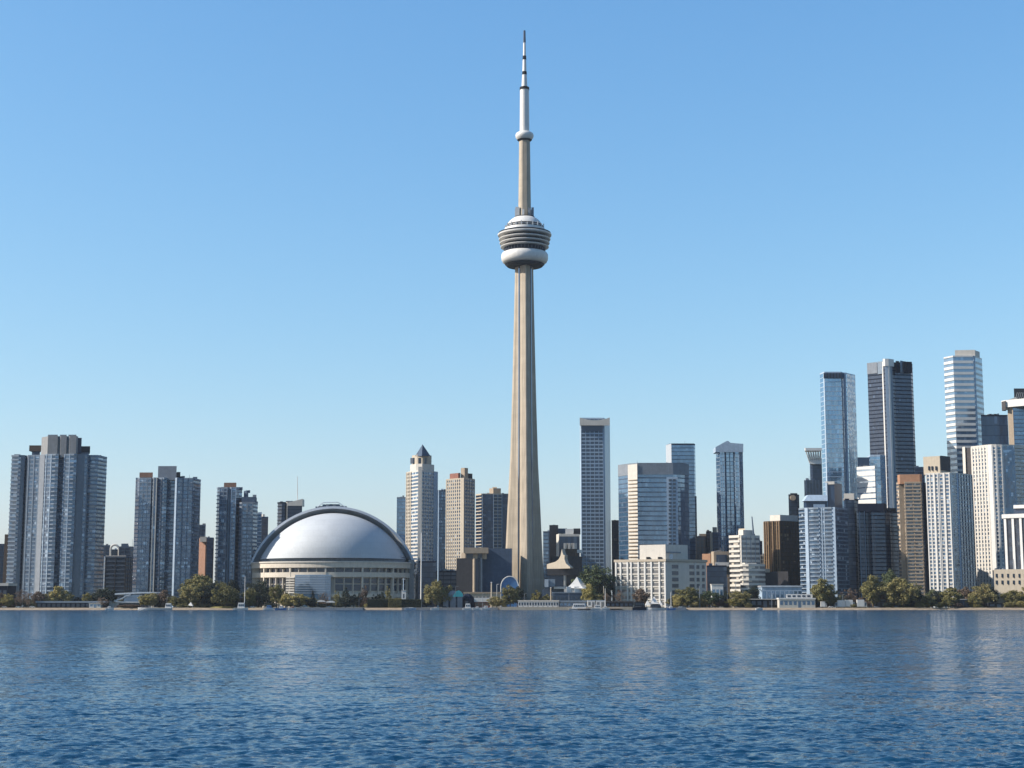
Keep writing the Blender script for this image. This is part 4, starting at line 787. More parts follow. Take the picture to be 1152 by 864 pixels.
def low(name, label, cat, x0, x1, yt, Y, d, wall, roof, nwin=0, win='g_dark', oh=.8, roofh=.7, yb=None, door=True, wy=(.35, .8), group=None):
    a = at(x0, yt, Y); b = at(x1, yt, Y); zt = a.z; zb = GZ if yb is None else at(x0, yb, Y).z
    root = thing(name, label, cat, ((a.x + b.x) / 2, Y, zb), group)
    mb = MB(); mb.box(a.x, b.x, Y, Y + d, zb, zt - roofh); mb.build("wall", M[wall], root)
    mb = MB(); mb.box(a.x - oh, b.x + oh, Y - oh, Y + d + oh, zt - roofh, zt); mb.build("roof", M[roof], root)
    L = b.x - a.x; h = zt - roofh - zb
    for k in range(nwin):
        xa = a.x + L * (k + .18) / nwin; xb = a.x + L * (k + .82) / nwin
        dr = door and k == nwin // 2
        mb = MB(); mb.box(xa, xb, Y - .08, Y + .2, zb + (0.02 if dr else h * wy[0]), zb + h * wy[1]); mb.build("door" if dr else "window", M[win], root)
    return root
b = low("flat_roof_pavilion", "low pavilion with thick white roof at the far left edge", "pavilion", -14, 8.8, 656, 1400, 24, 'navy', 'offwhite', 4, roofh=2.4)
b = low("boat_shed", "long low shed with blue grey roof by the left shore trees", "shed", 41.5, 118, 676.2, 1385, 14, 'navy', 'bluegrey', 14, 'g_dark', .9, 1.5, wy=(.15, .85))
low("kiosk", "small white kiosk at the right end of the long blue grey shed", "kiosk", 100.5, 113.5, 678.5, 1378, 5, 'white', 'offwhite', 3, 'g_blue', .4, .4)
def arch_hall():
    Y = 1392; a = at(127, 670, Y); root = thing("curved_roof_hall", "glass hall with two sweeping silver canopy roofs under the second condo", "hall", (at(150, 680, Y).x, Y, GZ))
    def sweep(name, pts, d, th, mat):
        P = [at(x, y, Y) for x, y in pts]; mb = MB(); n = len(P)
        mb.add(P + [p + Vector((0, d, 0)) for p in P] + [p - Vector((0, 0, th)) for p in P] + [p + Vector((0, d, -th)) for p in P],
               [(i, i + 1, n + i + 1, n + i) for i in range(n - 1)] + [(2 * n + i + 1, 2 * n + i, 3 * n + i, 3 * n + i + 1) for i in range(n - 1)] + [(i + 1, i, 2 * n + i, 2 * n + i + 1) for i in range(n - 1)] + [(n + i, n + i + 1, 3 * n + i + 1, 3 * n + i) for i in range(n - 1)] + [(0, n, 3 * n, 2 * n), (n - 1, 3 * n - 1, 4 * n - 1, 2 * n - 1)])
        return mb.build(name, M[mat], root)
    sweep("upper_roof", [(129, 667.6), (133, 667.2), (150, 666.4), (160, 665.9), (174, 666.0), (176, 666.8)], 22, 1.3, 'silver')
    sweep("lower_roof", [(125.2, 676.2), (130, 675), (137, 672.5), (142, 669.6), (147, 668.2)], 12, 1.2, 'steel')
    sweep("eave", [(125.5, 676), (139, 676.8), (160, 676.9)], 4, .9, 'silver')
    pbox(root, "glass_wall", 139, 172, 667.6, 690, Y + 5, 14, 'g_dark'); pbox(root, "glass_gable", 139.5, 160, 669, 677, Y + 2, 3, 'g_blue')
    for x in (127.5, 132.5, 172): pbox(root, "post", x, x + 1, 676, 690, Y + 2, 1, 'white')
arch_hall()
def swoop():
    Y = 1450; root = thing("swooping_canopy", "cream canopy sweeping up to a sharp peak on a brown hall beside the shaft", "canopy", (at(630, 670, Y).x, Y, GZ))
    prof = [(615.5, 634.5), (620, 633.2), (625, 631.8), (628.5, 629.2), (630.6, 625), (631.6, 619.5), (632, 617.6), (632.6, 621), (633.6, 624.2), (635, 624.6), (634.8, 629), (636.5, 634), (641, 638.2), (641, 639.6), (615.5, 639.8)]
    P = [at(x, y, Y) for x, y in prof]; x_0 = P[0].x; P = [Vector((p.x, Y + 10 - .8 * (p.x - x_0), p.z)) for p in P]; n = len(P); mb = MB()
    mb.add(P + [p + Vector((3, 5, 0)) for p in P], [tuple(range(n - 1, -1, -1)), tuple(range(n, 2 * n))] + [(i, (i + 1) % n, n + (i + 1) % n, n + i) for i in range(n)]); mb.build("canopy", M['cream'], root)
    pbox(root, "beam", 615.5, 651, 639.8, 647.2, Y + 1, 20, 'umber'); pbox(root, "opening", 619, 634, 647, 660, Y + 6, 8, 'g_navy'); pbox(root, "post", 634, 636, 647, 662, Y + 2, 3, 'offwhite'); pbox(root, "wall", 636, 652, 647, 690, Y + 3, 14, 'umber')
    pbox(root, "floor_slab", 623, 636, 660, 662.6, Y + 1, 8, 'white'); pbox(root, "wall", 610, 636, 662.6, 690, Y + 4, 14, 'slate'); pbox(root, "balcony_box", 612.5, 624.5, 651.5, 660, Y - 1, 6, 'bluegrey'); pbox(root, "balcony_rail", 613, 617, 652, 660.5, Y - 2.4, 2, 'steel')
swoop()
def tent():
    Y = 1425; root = thing("white_tent_roof", "white peaked tent roof with grey shaded side beside the big round tree", "tent", (at(650, 670, Y).x, Y, GZ))
    pk = at(649, 648.8, Y + 6); base = [at(636, 661.5, Y), at(657, 662, Y - 2), at(668, 657.5, Y + 10), at(646, 656.5, Y + 18)]
    vs = []; m = 8
    ring = []
    for i in range(4):
        a, b = base[i], base[(i + 1) % 4]
        for k in range(m): ring.append(a.lerp(b, k / m))
    R_ = len(ring); 
    for j in range(7):
        f = j / 6
        for p in ring:
            q = p.lerp(pk, f); q.z = p.z + (pk.z - p.z) * f ** 1.5; vs.append(q)
    fs = [(j * R_ + k, j * R_ + (k + 1) % R_, (j + 1) * R_ + (k + 1) % R_, (j + 1) * R_ + k) for j in range(6) for k in range(R_)]
    mb = MB(); mb.add(vs, fs); mb.build("canvas_roof", M['white'], root)
    pbox(root, "canvas_wall", 634.5, 655, 662.3, 666.8, Y, 8, 'offwhite')
    for x in (637, 646, 655): pbox(root, "pole", x, x + .7, 660, 690, Y - .6, .5, 'white')
tent()
low("grey_hall", "long grey low hall under the white tent roof", "hall", 622, 655, 666.3, 1412, 10, 'slate', 'bluegrey', 8, 'g_dark', .4, .8)
low("low_terminal", "pale flat terminal building left of the arched glass pavilion", "building", 522, 563, 666, 1425, 14, 'cream', 'sandstone', 10, 'g_warm', .5, 1.5)
low("white_wall_building", "white walled low building by the water left of the shaft", "building", 534, 552, 672.5, 1388, 8, 'redbrown', 'white', 4, 'g_brown', .5, 3.6)
def kiosk():
    Y = 1378; root = thing("teal_roof_kiosk", "dark kiosk with bright teal and white roof on the quay", "kiosk", (at(512, 680, Y).x, Y, GZ))
    pbox(root, "wall", 505, 520, 671.2, 690, Y, 8, 'navy')
    for nm, prof, mt in (("teal_roof", [(509.5, 671.3), (511.3, 668), (513, 665.2), (516, 664.2), (518.5, 665.6), (520.4, 668.4), (520.6, 671.3)], 'teal'), ("white_roof", [(502.8, 671.3), (504.5, 667.6), (507, 664.8), (510.2, 664.3), (512.6, 665.2), (511, 668), (509.2, 671.3)], 'bluegrey')):
        P = [at(x, y, Y - 1) for x, y in prof]; n = len(P); mb = MB(); mb.add(P + [p + Vector((0, 9, 0)) for p in P], [tuple(range(n - 1, -1, -1)), tuple(range(n, 2 * n))] + [(i, (i + 1) % n, n + (i + 1) % n, n + i) for i in range(n)]); mb.build(nm, M[mt], root)
    for x in (507, 511.3, 516): pbox(root, "window", x, x + 2.4, 674, 681, Y - .1, .4, 'g_dark')
    for x in (503.6, 511.6, 519.6): pbox(root, "post", x, x + .7, 671, 690, Y - 1, .5, 'grey')
kiosk()
def dark_dome():
    Y = 1384; c = at(525.5, 680, Y); r = at(534, 680, Y).x - c.x; h = at(525, 667.6, Y).z - GZ
    root = thing("dark_dome_pavilion", "dark blue domed pavilion next to the teal roofed kiosk", "pavilion", (c.x, Y + r, GZ))
    mb = MB(); mb.lathe(c.x, Y + r, [(r, GZ), (r, GZ + h * .35)] + [(r * math.cos(t), GZ + h * .35 + h * .65 * math.sin(t)) for t in (.3, .6, .9, 1.2, 1.5)], 24); mb.build("dome", M['navy'], root, True)
    pbox(root, "door", 523.5, 527, 676, 690, Y - .1, 1.2, 'g_dark')
dark_dome()
low("boat_terminal", "long white waterfront terminal with a row of dark windows", "building", 583, 628.5, 675.2, 1372, 8, 'white', 'offwhite', 15, 'g_dark', .5, .9, door=False)
low("boat_terminal", "grey glazed annex joined to the right of the white terminal", "building", 629.5, 660, 675.6, 1374, 8, 'grey', 'bluegrey', 7, 'g_blue', .5, 1.2, door=False)
low("pier_shelter", "dark open pier shelter with flat roof in front of the hotel", "shelter", 682, 712, 676.2, 1366, 9, 'black', 'umber', 6, 'g_navy', .9, 1.1)
for x0, x1, lab in ((661, 669.5, "white box cabin left of the pier shelter"), (670.4, 680.5, "white box cabin touching the dark pier shelter")):
    low("box_cabin", lab, "cabin", x0, x1, 675.2, 1368, 4, 'white', 'lightblue', 2, 'g_warm', .15, .35, group="white box cabins on the quay")
low("white_house", "small white three window house below the navy glass block", "house", 800.5, 813.5, 657, 1420, 10, 'white', 'offwhite', 3, 'g_blue', .3, .8)
low("metal_hall", "pale blue metal sided hall below the bronze tower", "hall", 857, 902, 658.8, 1425, 20, 'lightblue', 'silver', 9, 'g_blue', .6, 1.2)
low("dark_canopy_shed", "dark open shed with thin pale roof left of the white clubhouse", "shed", 838, 877, 673.6, 1392, 9, 'black', 'offwhite', 6, 'g_dark', .8, .7)
b = low("clubhouse", "white two level waterfront clubhouse on the sand", "clubhouse", 876.5, 917, 672.6, 1380, 10, 'offwhite', 'white', 8, 'g_condo', .5, 1.3)
pbox(b, "upper_deck", 884, 914, 668.4, 672.6, 1384, 6, 'white')
for k in range(5): pbox(b, "upper_window", 886 + k * 5.5, 889.6 + k * 5.5, 669.6, 671.8, 1383.9, .3, 'g_dark')
low("park_hut", "small black hut between trees at the far right shore", "hut", 1112, 1128, 678, 1378, 5, 'black', 'charcoal', 2, 'g_dark', .5, .6)
low("park_shelter", "tiny shelter with bright white roof among the right shore trees", "shelter", 1078, 1088.5, 673.8, 1392, 5, 'slate', 'white', 2, 'g_dark', .4, .7)
low("service_shed", "flat grey shed behind bushes right of the parked trucks", "shed", 981, 996, 674.6, 1392, 6, 'charcoal', 'grey', 3, 'g_dark', .4, .8)


# ------------------------------------------------------------------ trees and shrubs
def leafmat(name, c1, c2, c3):
    m, t, b = nmat(name); L = t.links
    tc = N(t, "ShaderNodeTexCoord"); oi = N(t, "ShaderNodeObjectInfo")
    ad = N(t, "ShaderNodeVectorMath", operation='ADD'); L.new(tc.outputs["Object"], ad.inputs[0]); L.new(oi.outputs["Location"], ad.inputs[1])
    n = N(t, "ShaderNodeTexNoise"); n.inputs["Scale"].default_value = 7; n.inputs["Detail"].default_value = 4; n.inputs["Roughness"].default_value = .7; L.new(ad.outputs[0], n.inputs["Vector"])
    mr = N(t, "ShaderNodeMath", operation='MULTIPLY_ADD'); mr.inputs[1].default_value = .28; L.new(oi.outputs["Random"], mr.inputs[0]); 
    sb = N(t, "ShaderNodeMath", operation='SUBTRACT'); sb.inputs[1].default_value = .14; L.new(n.outputs[0], sb.inputs[0]); L.new(sb.outputs[0], mr.inputs[2])
    cr = N(t, "ShaderNodeValToRGB"); e = cr.color_ramp.elements; e[0].position = .33; e[0].color = (*c1, 1); e[1].position = .68; e[1].color = (*c3, 1); k = e.new(.5); k.color = (*c2, 1)
    L.new(mr.outputs[0], cr.inputs[0]); L.new(cr.outputs[0], b.inputs["Base Color"]); b.inputs["Roughness"].default_value = .75; b.inputs["Specular IOR Level"].default_value = .25
    tr = N(t, "ShaderNodeBsdfTranslucent"); L.new(cr.outputs[0], tr.inputs[0]); ms = N(t, "ShaderNodeMixShader"); ms.inputs[0].default_value = .22
    L.new(b.outputs[0], ms.inputs[1]); L.new(tr.outputs[0], ms.inputs[2]); L.new(ms.outputs[0], t.nodes["Material Output"].inputs[0])
    return m
LM = dict(olive=leafmat("olive_leaves", (0.0887, 0.0869, 0.0290), (0.1478, 0.1340, 0.0472), (0.2248, 0.1915, 0.0816)), gold=leafmat("yellowing_leaves", (0.1301, 0.1150, 0.0362), (0.2129, 0.1852, 0.0545), (0.2957, 0.2426, 0.0907)),
          green=leafmat("green_leaves", (0.0355, 0.0535, 0.0254), (0.0650, 0.0842, 0.0362), (0.1123, 0.1213, 0.0545)), dark=leafmat("evergreen_leaves", (0.0090, 0.0157, 0.0134), (0.0157, 0.0246, 0.0179), (0.0314, 0.0403, 0.0224)),
          rust=leafmat("russet_leaves", (0.0838, 0.0585, 0.0424), (0.1281, 0.0904, 0.0635), (0.1774, 0.1277, 0.0907)), hedge=leafmat("hedge_leaves", (0.0112, 0.0179, 0.0134), (0.0224, 0.0314, 0.0157), (0.0560, 0.0560, 0.0224)))
def crown_mesh(shape, seed, nclump, per, size, spread):
    r = np.random.default_rng(seed); C = []
    while len(C) < nclump:
        p = r.uniform(-1, 1, 3)
        if shape == 'cone':
            h = (p[2] + 1) / 2; w = (1 - h) * .95 + .06
            if math.hypot(p[0], p[1]) > w: continue
            q = (p[0], p[1], p[2])
        elif shape == 'column':
            if math.hypot(p[0], p[1]) > .8 - .3 * max(0, p[2]): continue
            q = tuple(p)
        else:
            l = np.linalg.norm(p * np.array([1, 1, 1.0]))
            if l > 1 or l < .38: continue
            if shape == 'weep' and p[2] > .5 and math.hypot(p[0], p[1]) > .6: continue
            b = 1 + .20 * math.sin(3 * math.atan2(p[1], p[0]) + seed) + .14 * math.sin(5 * p[2] + seed * 2)
            q = (p[0] * b, p[1] * b, p[2] * (.96 if p[2] > 0 else .85))
        C.append(q)
    V = []; Fc = []
    for c in C:
        rad = spread * r.uniform(.65, 1.3)
        for k in range(per):
            d = r.normal(0, 1, 3); d /= np.linalg.norm(d); q = np.array(c) + d * rad * r.uniform(.25, 1) ** .6 * np.array([1, 1, .8 if shape != 'weep' else 1.4])
            nrm = d * .8 + np.array([0, 0, .35]) + r.normal(0, .55, 3); nrm /= np.linalg.norm(nrm)
            a = np.cross(nrm, r.normal(0, 1, 3)); a /= np.linalg.norm(a); b = np.cross(nrm, a); s = size * r.uniform(.6, 1.35)
            i = len(V); V += [q + a * s, q + b * s * .7, q - a * s, q - b * s * .7]; Fc.append((i, i + 1, i + 2, i + 3))
    V = np.array(V)
    return V, Fc
CR = {}
for sh, n_, (nc, per, sz, sp) in (('round', 5, (80, 60, .072, .27)), ('broad', 4, (100, 60, .060, .24)), ('weep', 3, (90, 60, .064, .23)), ('cone', 3, (80, 34, .07, .17)), ('column', 2, (60, 36, .08, .26)), ('bare', 3, (54, 14, .06, .24))):
    for k in range(n_): CR[(sh, k)] = crown_mesh('round' if sh in ('broad', 'bare') else sh, 11 + 7 * k + len(sh), nc, per, sz, sp)
_cm = {}
def crown(sh, k, col):
    if (sh, k, col) not in _cm:
        V, Fc = CR[(sh, k)]; _cm[(sh, k, col)] = mesh("crown", V, Fc, LM[col])
    return _cm[(sh, k, col)]
_tm = {}
def trunk(k):
    if k not in _tm:
        r = random.Random(k); mb = MB(); lean = r.uniform(-.03, .03)
        mb.tube([(0, 0, -.01), (lean * .5, 0, .2), (lean, .01, .42), (lean * 1.5, 0, .72)], [.028, .021, .016, .006], 7)
        _tm[k] = [mesh("trunk", mb.v, mb.f, M['bark'])]
        for j in range(4):
            a = j * 1.57 + r.uniform(-.5, .5); z0 = .24 + .07 * j; mb = MB(); w = r.uniform(.16, .26)
            mb.tube([(lean * z0 * 2, 0, z0), (w * .5 * math.cos(a), w * .5 * math.sin(a), z0 + .13), (w * math.cos(a), w * math.sin(a), z0 + .34)], [.013, .009, .003], 5)
            _tm[k].append(mesh("limb", mb.v, mb.f, M['bark']))
    return _tm[k]
NT = 0
def tree(x, yt, w, col, sh, label, Y=1378, lo=.10, limbs=True, name="tree", group="trees along the shore", yb=None):
    """crown top at row yt, crown width w photo columns"""
    global NT; NT += 1; rnd = random.Random(NT * 13)
    top = at(x, yt, Y); H = top.z - GZ; Wd = (at(x + w / 2, yt, Y).x - at(x - w / 2, yt, Y).x) * 1.12
    root = thing(name, label, "tree" if name.endswith("tree") else "shrub", (top.x, Y, GZ - .05), group)
    ks = [k for k in CR if k[0] == sh]; k = ks[NT % len(ks)]
    if limbs:
        ms = trunk(NT % 5)
        for j, me in enumerate(ms[:1] if sh in ('cone', 'column') else ms):
            o = link("trunk" if j == 0 else "limb", me, root); s = H; ww = min(H, Wd * 1.5); o.scale = (ww, ww, s)
    o = link("crown", crown(k[0], k[1], col), root, (0, 0, H * (lo + (1 - lo) / 2)), rnd.uniform(0, 6.28))
    rx = {'cone': .95, 'column': .95, 'bare': 1.15, 'weep': 1.02}.get(sh, 1.04); o.scale = (Wd / 2 / rx, Wd / 2 / rx * rnd.uniform(.85, 1.05), H * (1 - lo) / 2 / 1.04)
    return root

T = tree
# x, crown top row, width, colour, crown shape, what sets it apart, distance
T(-3, 667, 18, 'rust', 'round', "russet tree cut by the left picture edge", 1384)
T(9, 668, 15, 'gold', 'round', "yellow tree beside the white roofed pavilion at the far left", 1380)
T(24, 662.5, 20, 'rust', 'bare', "thin russet tree second group from the left edge", 1384)
T(33, 665, 14, 'rust', 'bare', "sparse brown tree left of the long blue grey shed", 1380)
T(44, 665.5, 14, 'rust', 'round', "brown tree above the left end of the long shed", 1392)
T(66, 659.8, 20, 'gold', 'round', "tall yellow green tree above the middle of the long shed", 1398)
T(55, 666, 14, 'olive', 'round', "olive tree behind the long shed left of the yellow one", 1394)
T(77, 667, 13, 'olive', 'round', "small olive tree right of the tall yellow green one", 1396)
T(99, 667, 12, 'gold', 'round', "small round yellow tree above the right half of the long shed", 1394)
T(88, 672, 12, 'dark', 'round', "dark low tree behind the long blue grey shed", 1402)
T(112, 663, 18, 'dark', 'round', "dark evergreen between the long shed and the curved silver roof", 1398)
T(121, 661, 17, 'dark', 'round', "larger dark evergreen touching the curved silver roof", 1396)
T(116, 671, 14, 'rust', 'bare', "low brown tree in front of the dark evergreens", 1380)
T(164, 668.5, 14, 'gold', 'round', "yellow green tree behind the white yacht bow", 1382)
T(172, 667, 15, 'olive', 'round', "olive tree over the white yacht", 1384)
T(185, 664, 12, 'rust', 'round', "orange brown tree behind the yacht cabin", 1386)
T(178, 672, 10, 'dark', 'round', "low dark tree beside the yacht cabin", 1390)
T(197, 670, 14, 'olive', 'round', "low olive tree right of the yacht", 1380)
T(215, 657.5, 23, 'olive', 'round', "light olive round tree left of the tall tree clump", 1382)
T(230, 646.5, 38, 'olive', 'broad', "tallest broad olive tree in front of the rust slab block", 1400)
T(214, 651.5, 17, 'green', 'round', "green tree at the left shoulder of the broad tall tree", 1408)
T(242, 656, 22, 'dark', 'round', "dark tree under the broad tall olive tree", 1386)
T(233, 662, 18, 'dark', 'round', "dark leaved tree between two light olive trees", 1392)  # uses the dark evergreen leaf colours
T(255, 658.7, 26, 'olive', 'weep', "light olive dense tree left of the thin white mast", 1378)
T(261, 652, 14, 'dark', 'round', "dark tree behind the light olive one near the mast", 1402)
T(291, 653, 28, 'dark', 'broad', "big dark tree in front of the left end of the stadium", 1398)
T(302, 660, 18, 'dark', 'round', "dark tree against the stadium columns", 1392)
T(281, 661, 15, 'olive', 'weep', "olive tree just right of the thin white mast", 1380)
T(312, 658, 18, 'olive', 'round', "tall thin leaved olive tree in front of the stadium left side", 1384)
T(322, 668, 16, 'gold', 'round', "short yellow tree before the stadium left side", 1378)
T(337, 667.5, 24, 'gold', 'broad', "wide yellow olive tree below the stadium white slats", 1378)
T(352, 661, 8, 'dark', 'cone', "slim dark conifer before the blue glass stadium entrance", 1384)
T(349, 673, 12, 'dark', 'round', "low dark tree at the foot of the slim conifer", 1376)
T(365, 665, 14, 'rust', 'bare', "bare brown tree before the blue glass stadium entrance", 1384)
T(379, 665, 9, 'olive', 'column', "narrow olive tree at the right edge of the blue glass entrance", 1384)
T(389, 656.5, 15, 'dark', 'cone', "tall dark pointed conifer before the stadium right half", 1380)
T(384, 670, 12, 'dark', 'cone', "lower dark conifer left of the tall pointed one", 1376)
T(398, 668.5, 16, 'dark', 'round', "dark rounded evergreen right of the tall pointed conifer", 1378)
T(410, 660, 10, 'rust', 'column', "narrow brown green tree between dark conifers", 1388)
T(421, 665, 12, 'dark', 'cone', "dark conifer behind the left clipped hedge", 1390)
T(405, 664, 9, 'dark', 'cone', "slender dark conifer beside the narrow brown tree", 1392)
T(429, 666, 9, 'dark', 'round', "small dark tree behind the clipped hedges", 1392)
T(436.5, 660.5, 7.5, 'olive', 'column', "narrow columnar green tree between the clipped hedges", 1386)
T(412.5, 679, 6, 'gold', 'round', "small round bush at the left end of the clipped hedges", 1372, .02, False, "bush", "bushes along the shore")
T(490, 653.5, 26, 'olive', 'weep', "single light olive egg shaped tree left of the teal kiosk", 1376, .12)
T(499, 668, 10, 'dark', 'round', "dark tree behind the egg shaped olive tree", 1386)
T(480, 672, 9, 'dark', 'round', "low dark tree between the tall white flagpole and the egg shaped tree", 1384)
T(574, 657.5, 20, 'olive', 'round', "olive tree in front of the arched glass pavilion", 1380)
T(582, 660, 14, 'dark', 'round', "dark tree hidden behind the pavilion olive tree", 1390)
T(558.5, 671, 16, 'olive', 'round', "low olive bushy tree left of the pavilion tree", 1374)
T(567, 674, 9, 'gold', 'round', "low yellow bush under the pavilion tree", 1372, .02, False, "bush", "bushes along the shore")
T(603.5, 659, 17, 'gold', 'cone', "yellow green cone shaped tree at the foot of the concrete shaft", 1384, .08)
T(615, 668, 11, 'olive', 'round', "small olive bush right of the cone shaped tree", 1386, .05, False, "bush", "bushes along the shore")
T(668, 635.5, 36, 'green', 'broad', "largest round dark green tree beside the white tent roof", 1440, .30)
T(680, 650, 18, 'dark', 'round', "dark tree under the right side of the largest green tree", 1434)
T(662.5, 657, 15, 'gold', 'round', "yellow green tree in front of the white tent roof", 1398)
T(675, 667, 13, 'olive', 'round', "low olive tree right of the tent", 1396)
T(683, 667, 9, 'rust', 'round', "small russet tree left of the hotel", 1392)
T(697, 663, 12, 'rust', 'bare', "bare brown tree before the left corner of the hotel", 1392)
T(722, 662.5, 15, 'rust', 'round', "brown tree standing before the lit wing of the hotel", 1392)
T(757, 670, 10, 'dark', 'round', "low dark tree before the shaded hotel wing", 1390)
T(773, 660, 25, 'olive', 'broad', "broad light olive tree before the shaded hotel wing", 1382)
T(762, 668, 11, 'gold', 'round', "small yellow tree touching the broad olive tree by the hotel", 1378)
T(798, 665, 24, 'green', 'round', "dark green round tree right of the thin light pole", 1384)
T(790, 671, 12, 'olive', 'round', "olive tree at the base of the thin light pole", 1380)
T(811, 674, 12, 'rust', 'round', "low brown tree below the small white house", 1388)
T(832, 664, 24, 'olive', 'broad', "olive tree before the balcony-banded apartment block", 1382)
T(846, 658.5, 17, 'dark', 'round', "dark tree in front of the curved balcony annex", 1400)
T(826, 673, 14, 'gold', 'round', "low yellow tree left of the dark open shed", 1376)
T(816, 665, 9, 'dark', 'round', "dark slim tree beside the small white house", 1404)
T(924, 651.5, 25, 'olive', 'round', "olive tree right of the white clubhouse", 1386)
T(934, 666, 16, 'olive', 'round', "smaller olive tree behind the white trucks", 1392)
T(918, 664, 12, 'green', 'round', "green tree at the clubhouse corner", 1392)
T(927, 674, 10, 'dark', 'round', "dark low tree left of the white trucks", 1388)
T(957, 661, 18, 'rust', 'bare', "bare grey brown tree behind the white trucks", 1394)
T(947, 667, 12, 'olive', 'bare', "sparse olive tree above the white trucks", 1394)
T(981, 647.5, 27, 'olive', 'broad', "tall olive tree before the navy condo", 1390)
T(993, 656, 18, 'rust', 'round', "grey brown tree joined to the tall olive one", 1396)
T(1002, 641, 17, 'green', 'round', "tallest green tree before the navy condo", 1404)
T(1015, 650.5, 34, 'olive', 'broad', "wide olive willow-like tree by the beach", 1378, .06)
T(1004, 657, 16, 'olive', 'weep', "olive tree left of the wide willow-like tree", 1382, .1)
T(1030, 662, 15, 'dark', 'round', "dark tree right of the wide willow-like tree", 1388)
T(1043, 669, 15, 'olive', 'round', "low olive tree before the tan condo", 1380)
T(1055, 665, 18, 'dark', 'round', "dark tree under the white gridded condo", 1390)
T(1048, 663, 13, 'green', 'round', "green tree left of the dark tree under the white gridded condo", 1396)
T(1070, 661.5, 22, 'olive', 'round', "olive tree before the white gridded condo", 1382, .1)
T(1066, 672, 12, 'olive', 'round', "low olive bush on the beach before the white gridded condo", 1374, .02, False, "bush", "bushes along the shore")
T(1087, 660, 20, 'rust', 'round', "brown tinted tree above the tiny bright shelter", 1400)
T(1082, 667, 15, 'dark', 'round', "dark tree right behind the tiny bright shelter", 1402)
T(1106, 656.5, 26, 'olive', 'broad', "tall olive tree left of the black hut", 1388, .1)
T(1095, 670, 14, 'olive', 'round', "low olive tree left of the black hut", 1376, .06)
T(1118, 660, 15, 'dark', 'round', "dark tree right above the black hut", 1396)
T(1131, 655, 21, 'rust', 'round', "brownish tree before the stone podium", 1400)
T(1144, 652, 18, 'green', 'round', "green tree before the stone podium windows", 1398)
T(1139, 664, 20, 'olive', 'round', "olive tree right of the black hut", 1384, .1)
T(1155, 658, 20, 'olive', 'broad', "olive tree cut by the right picture edge", 1382, .1)
for x, yt, w, c, lab in ((1034, 676, 9, 'olive', "low bush at the right foot of the wide willow-like tree"), (1100, 679, 9, 'gold', "pale low bush left of the black hut"), (1136, 677, 12, 'olive', "low bush right of the black hut"), (1149, 676, 12, 'gold', "pale bush near the right picture edge"),
                        (1057, 678, 10, 'olive', "low bush on the beach under the dark tree"), (1078, 678, 10, 'rust', "brown bush below the tiny bright shelter"), (999, 677, 10, 'dark', "dark bush at the end of the grey shed"), (960, 679.5, 6, 'olive', "small bush between the two white trucks"), (842, 678, 8, 'olive', "bush before the dark open shed"),
                        (146, 680, 26, 'rust', "long low russet shrub before the curved roof hall"), (206, 678.5, 12, 'olive', "low shrub left of the little white sails"), (230, 680, 16, 'dark', "dark shrub on the grass bank"), (266, 679.5, 10, 'dark', "dark shrub left of the white mast"), (362, 679, 10, 'dark', "dark shrub under the white canopies"), (305, 678, 14, 'dark', "dark shrub behind the small boats by the stadium"), (447, 660 + 13, 8, 'olive', "rounded shrub behind the light green hedge")):
    T(x, yt, w, c, 'round', lab, 1374, .0, False, "bush", "bushes along the shore")
def hedge(x0, x1, yt, col, label, Y=1370):
    a = at(x0, yt, Y); b = at(x1, yt, Y); r = np.random.default_rng(int(x0)); V = []; Fc = []; L = b.x - a.x; h = a.z - GZ
    for k in range(2600):
        f = r.integers(0, 3); q = np.array([r.uniform(0, L), r.uniform(0, 5), r.uniform(0, h)])
        if f == 0: q[1] = r.normal(0, .12)
        elif f == 1: q[2] = h + r.normal(0, .12)
        else: q[0] = (0 if r.random() < .5 else L) + r.normal(0, .1)
        n = r.normal(0, 1, 3); n /= np.linalg.norm(n); u = np.cross(n, r.normal(0, 1, 3)); u /= np.linalg.norm(u); v = np.cross(n, u); s = .34
        i = len(V); V += [q + u * s, q + v * s, q - u * s, q - v * s]; Fc.append((i, i + 1, i + 2, i + 3))
    root = thing("hedge", label, "hedge", (a.x, Y, GZ), "clipped hedges")
    link("foliage", mesh("foliage", V, Fc, LM[col]), root)
    mb = MB(); mb.box(a.x + .1, b.x - .1, Y + .15, Y + 4.8, GZ, a.z - .15); mb.build("inner_growth", LM['hedge'], root)
hedge(413.5, 436.5, 674.5, 'hedge', "dark clipped box hedge left of the lighter one")
hedge(437, 451.5, 674, 'olive', "lighter green clipped hedge between two dark ones", 1369.5)
hedge(452, 473.5, 674.6, 'hedge', "dark clipped box hedge beside the tall white flagpole")

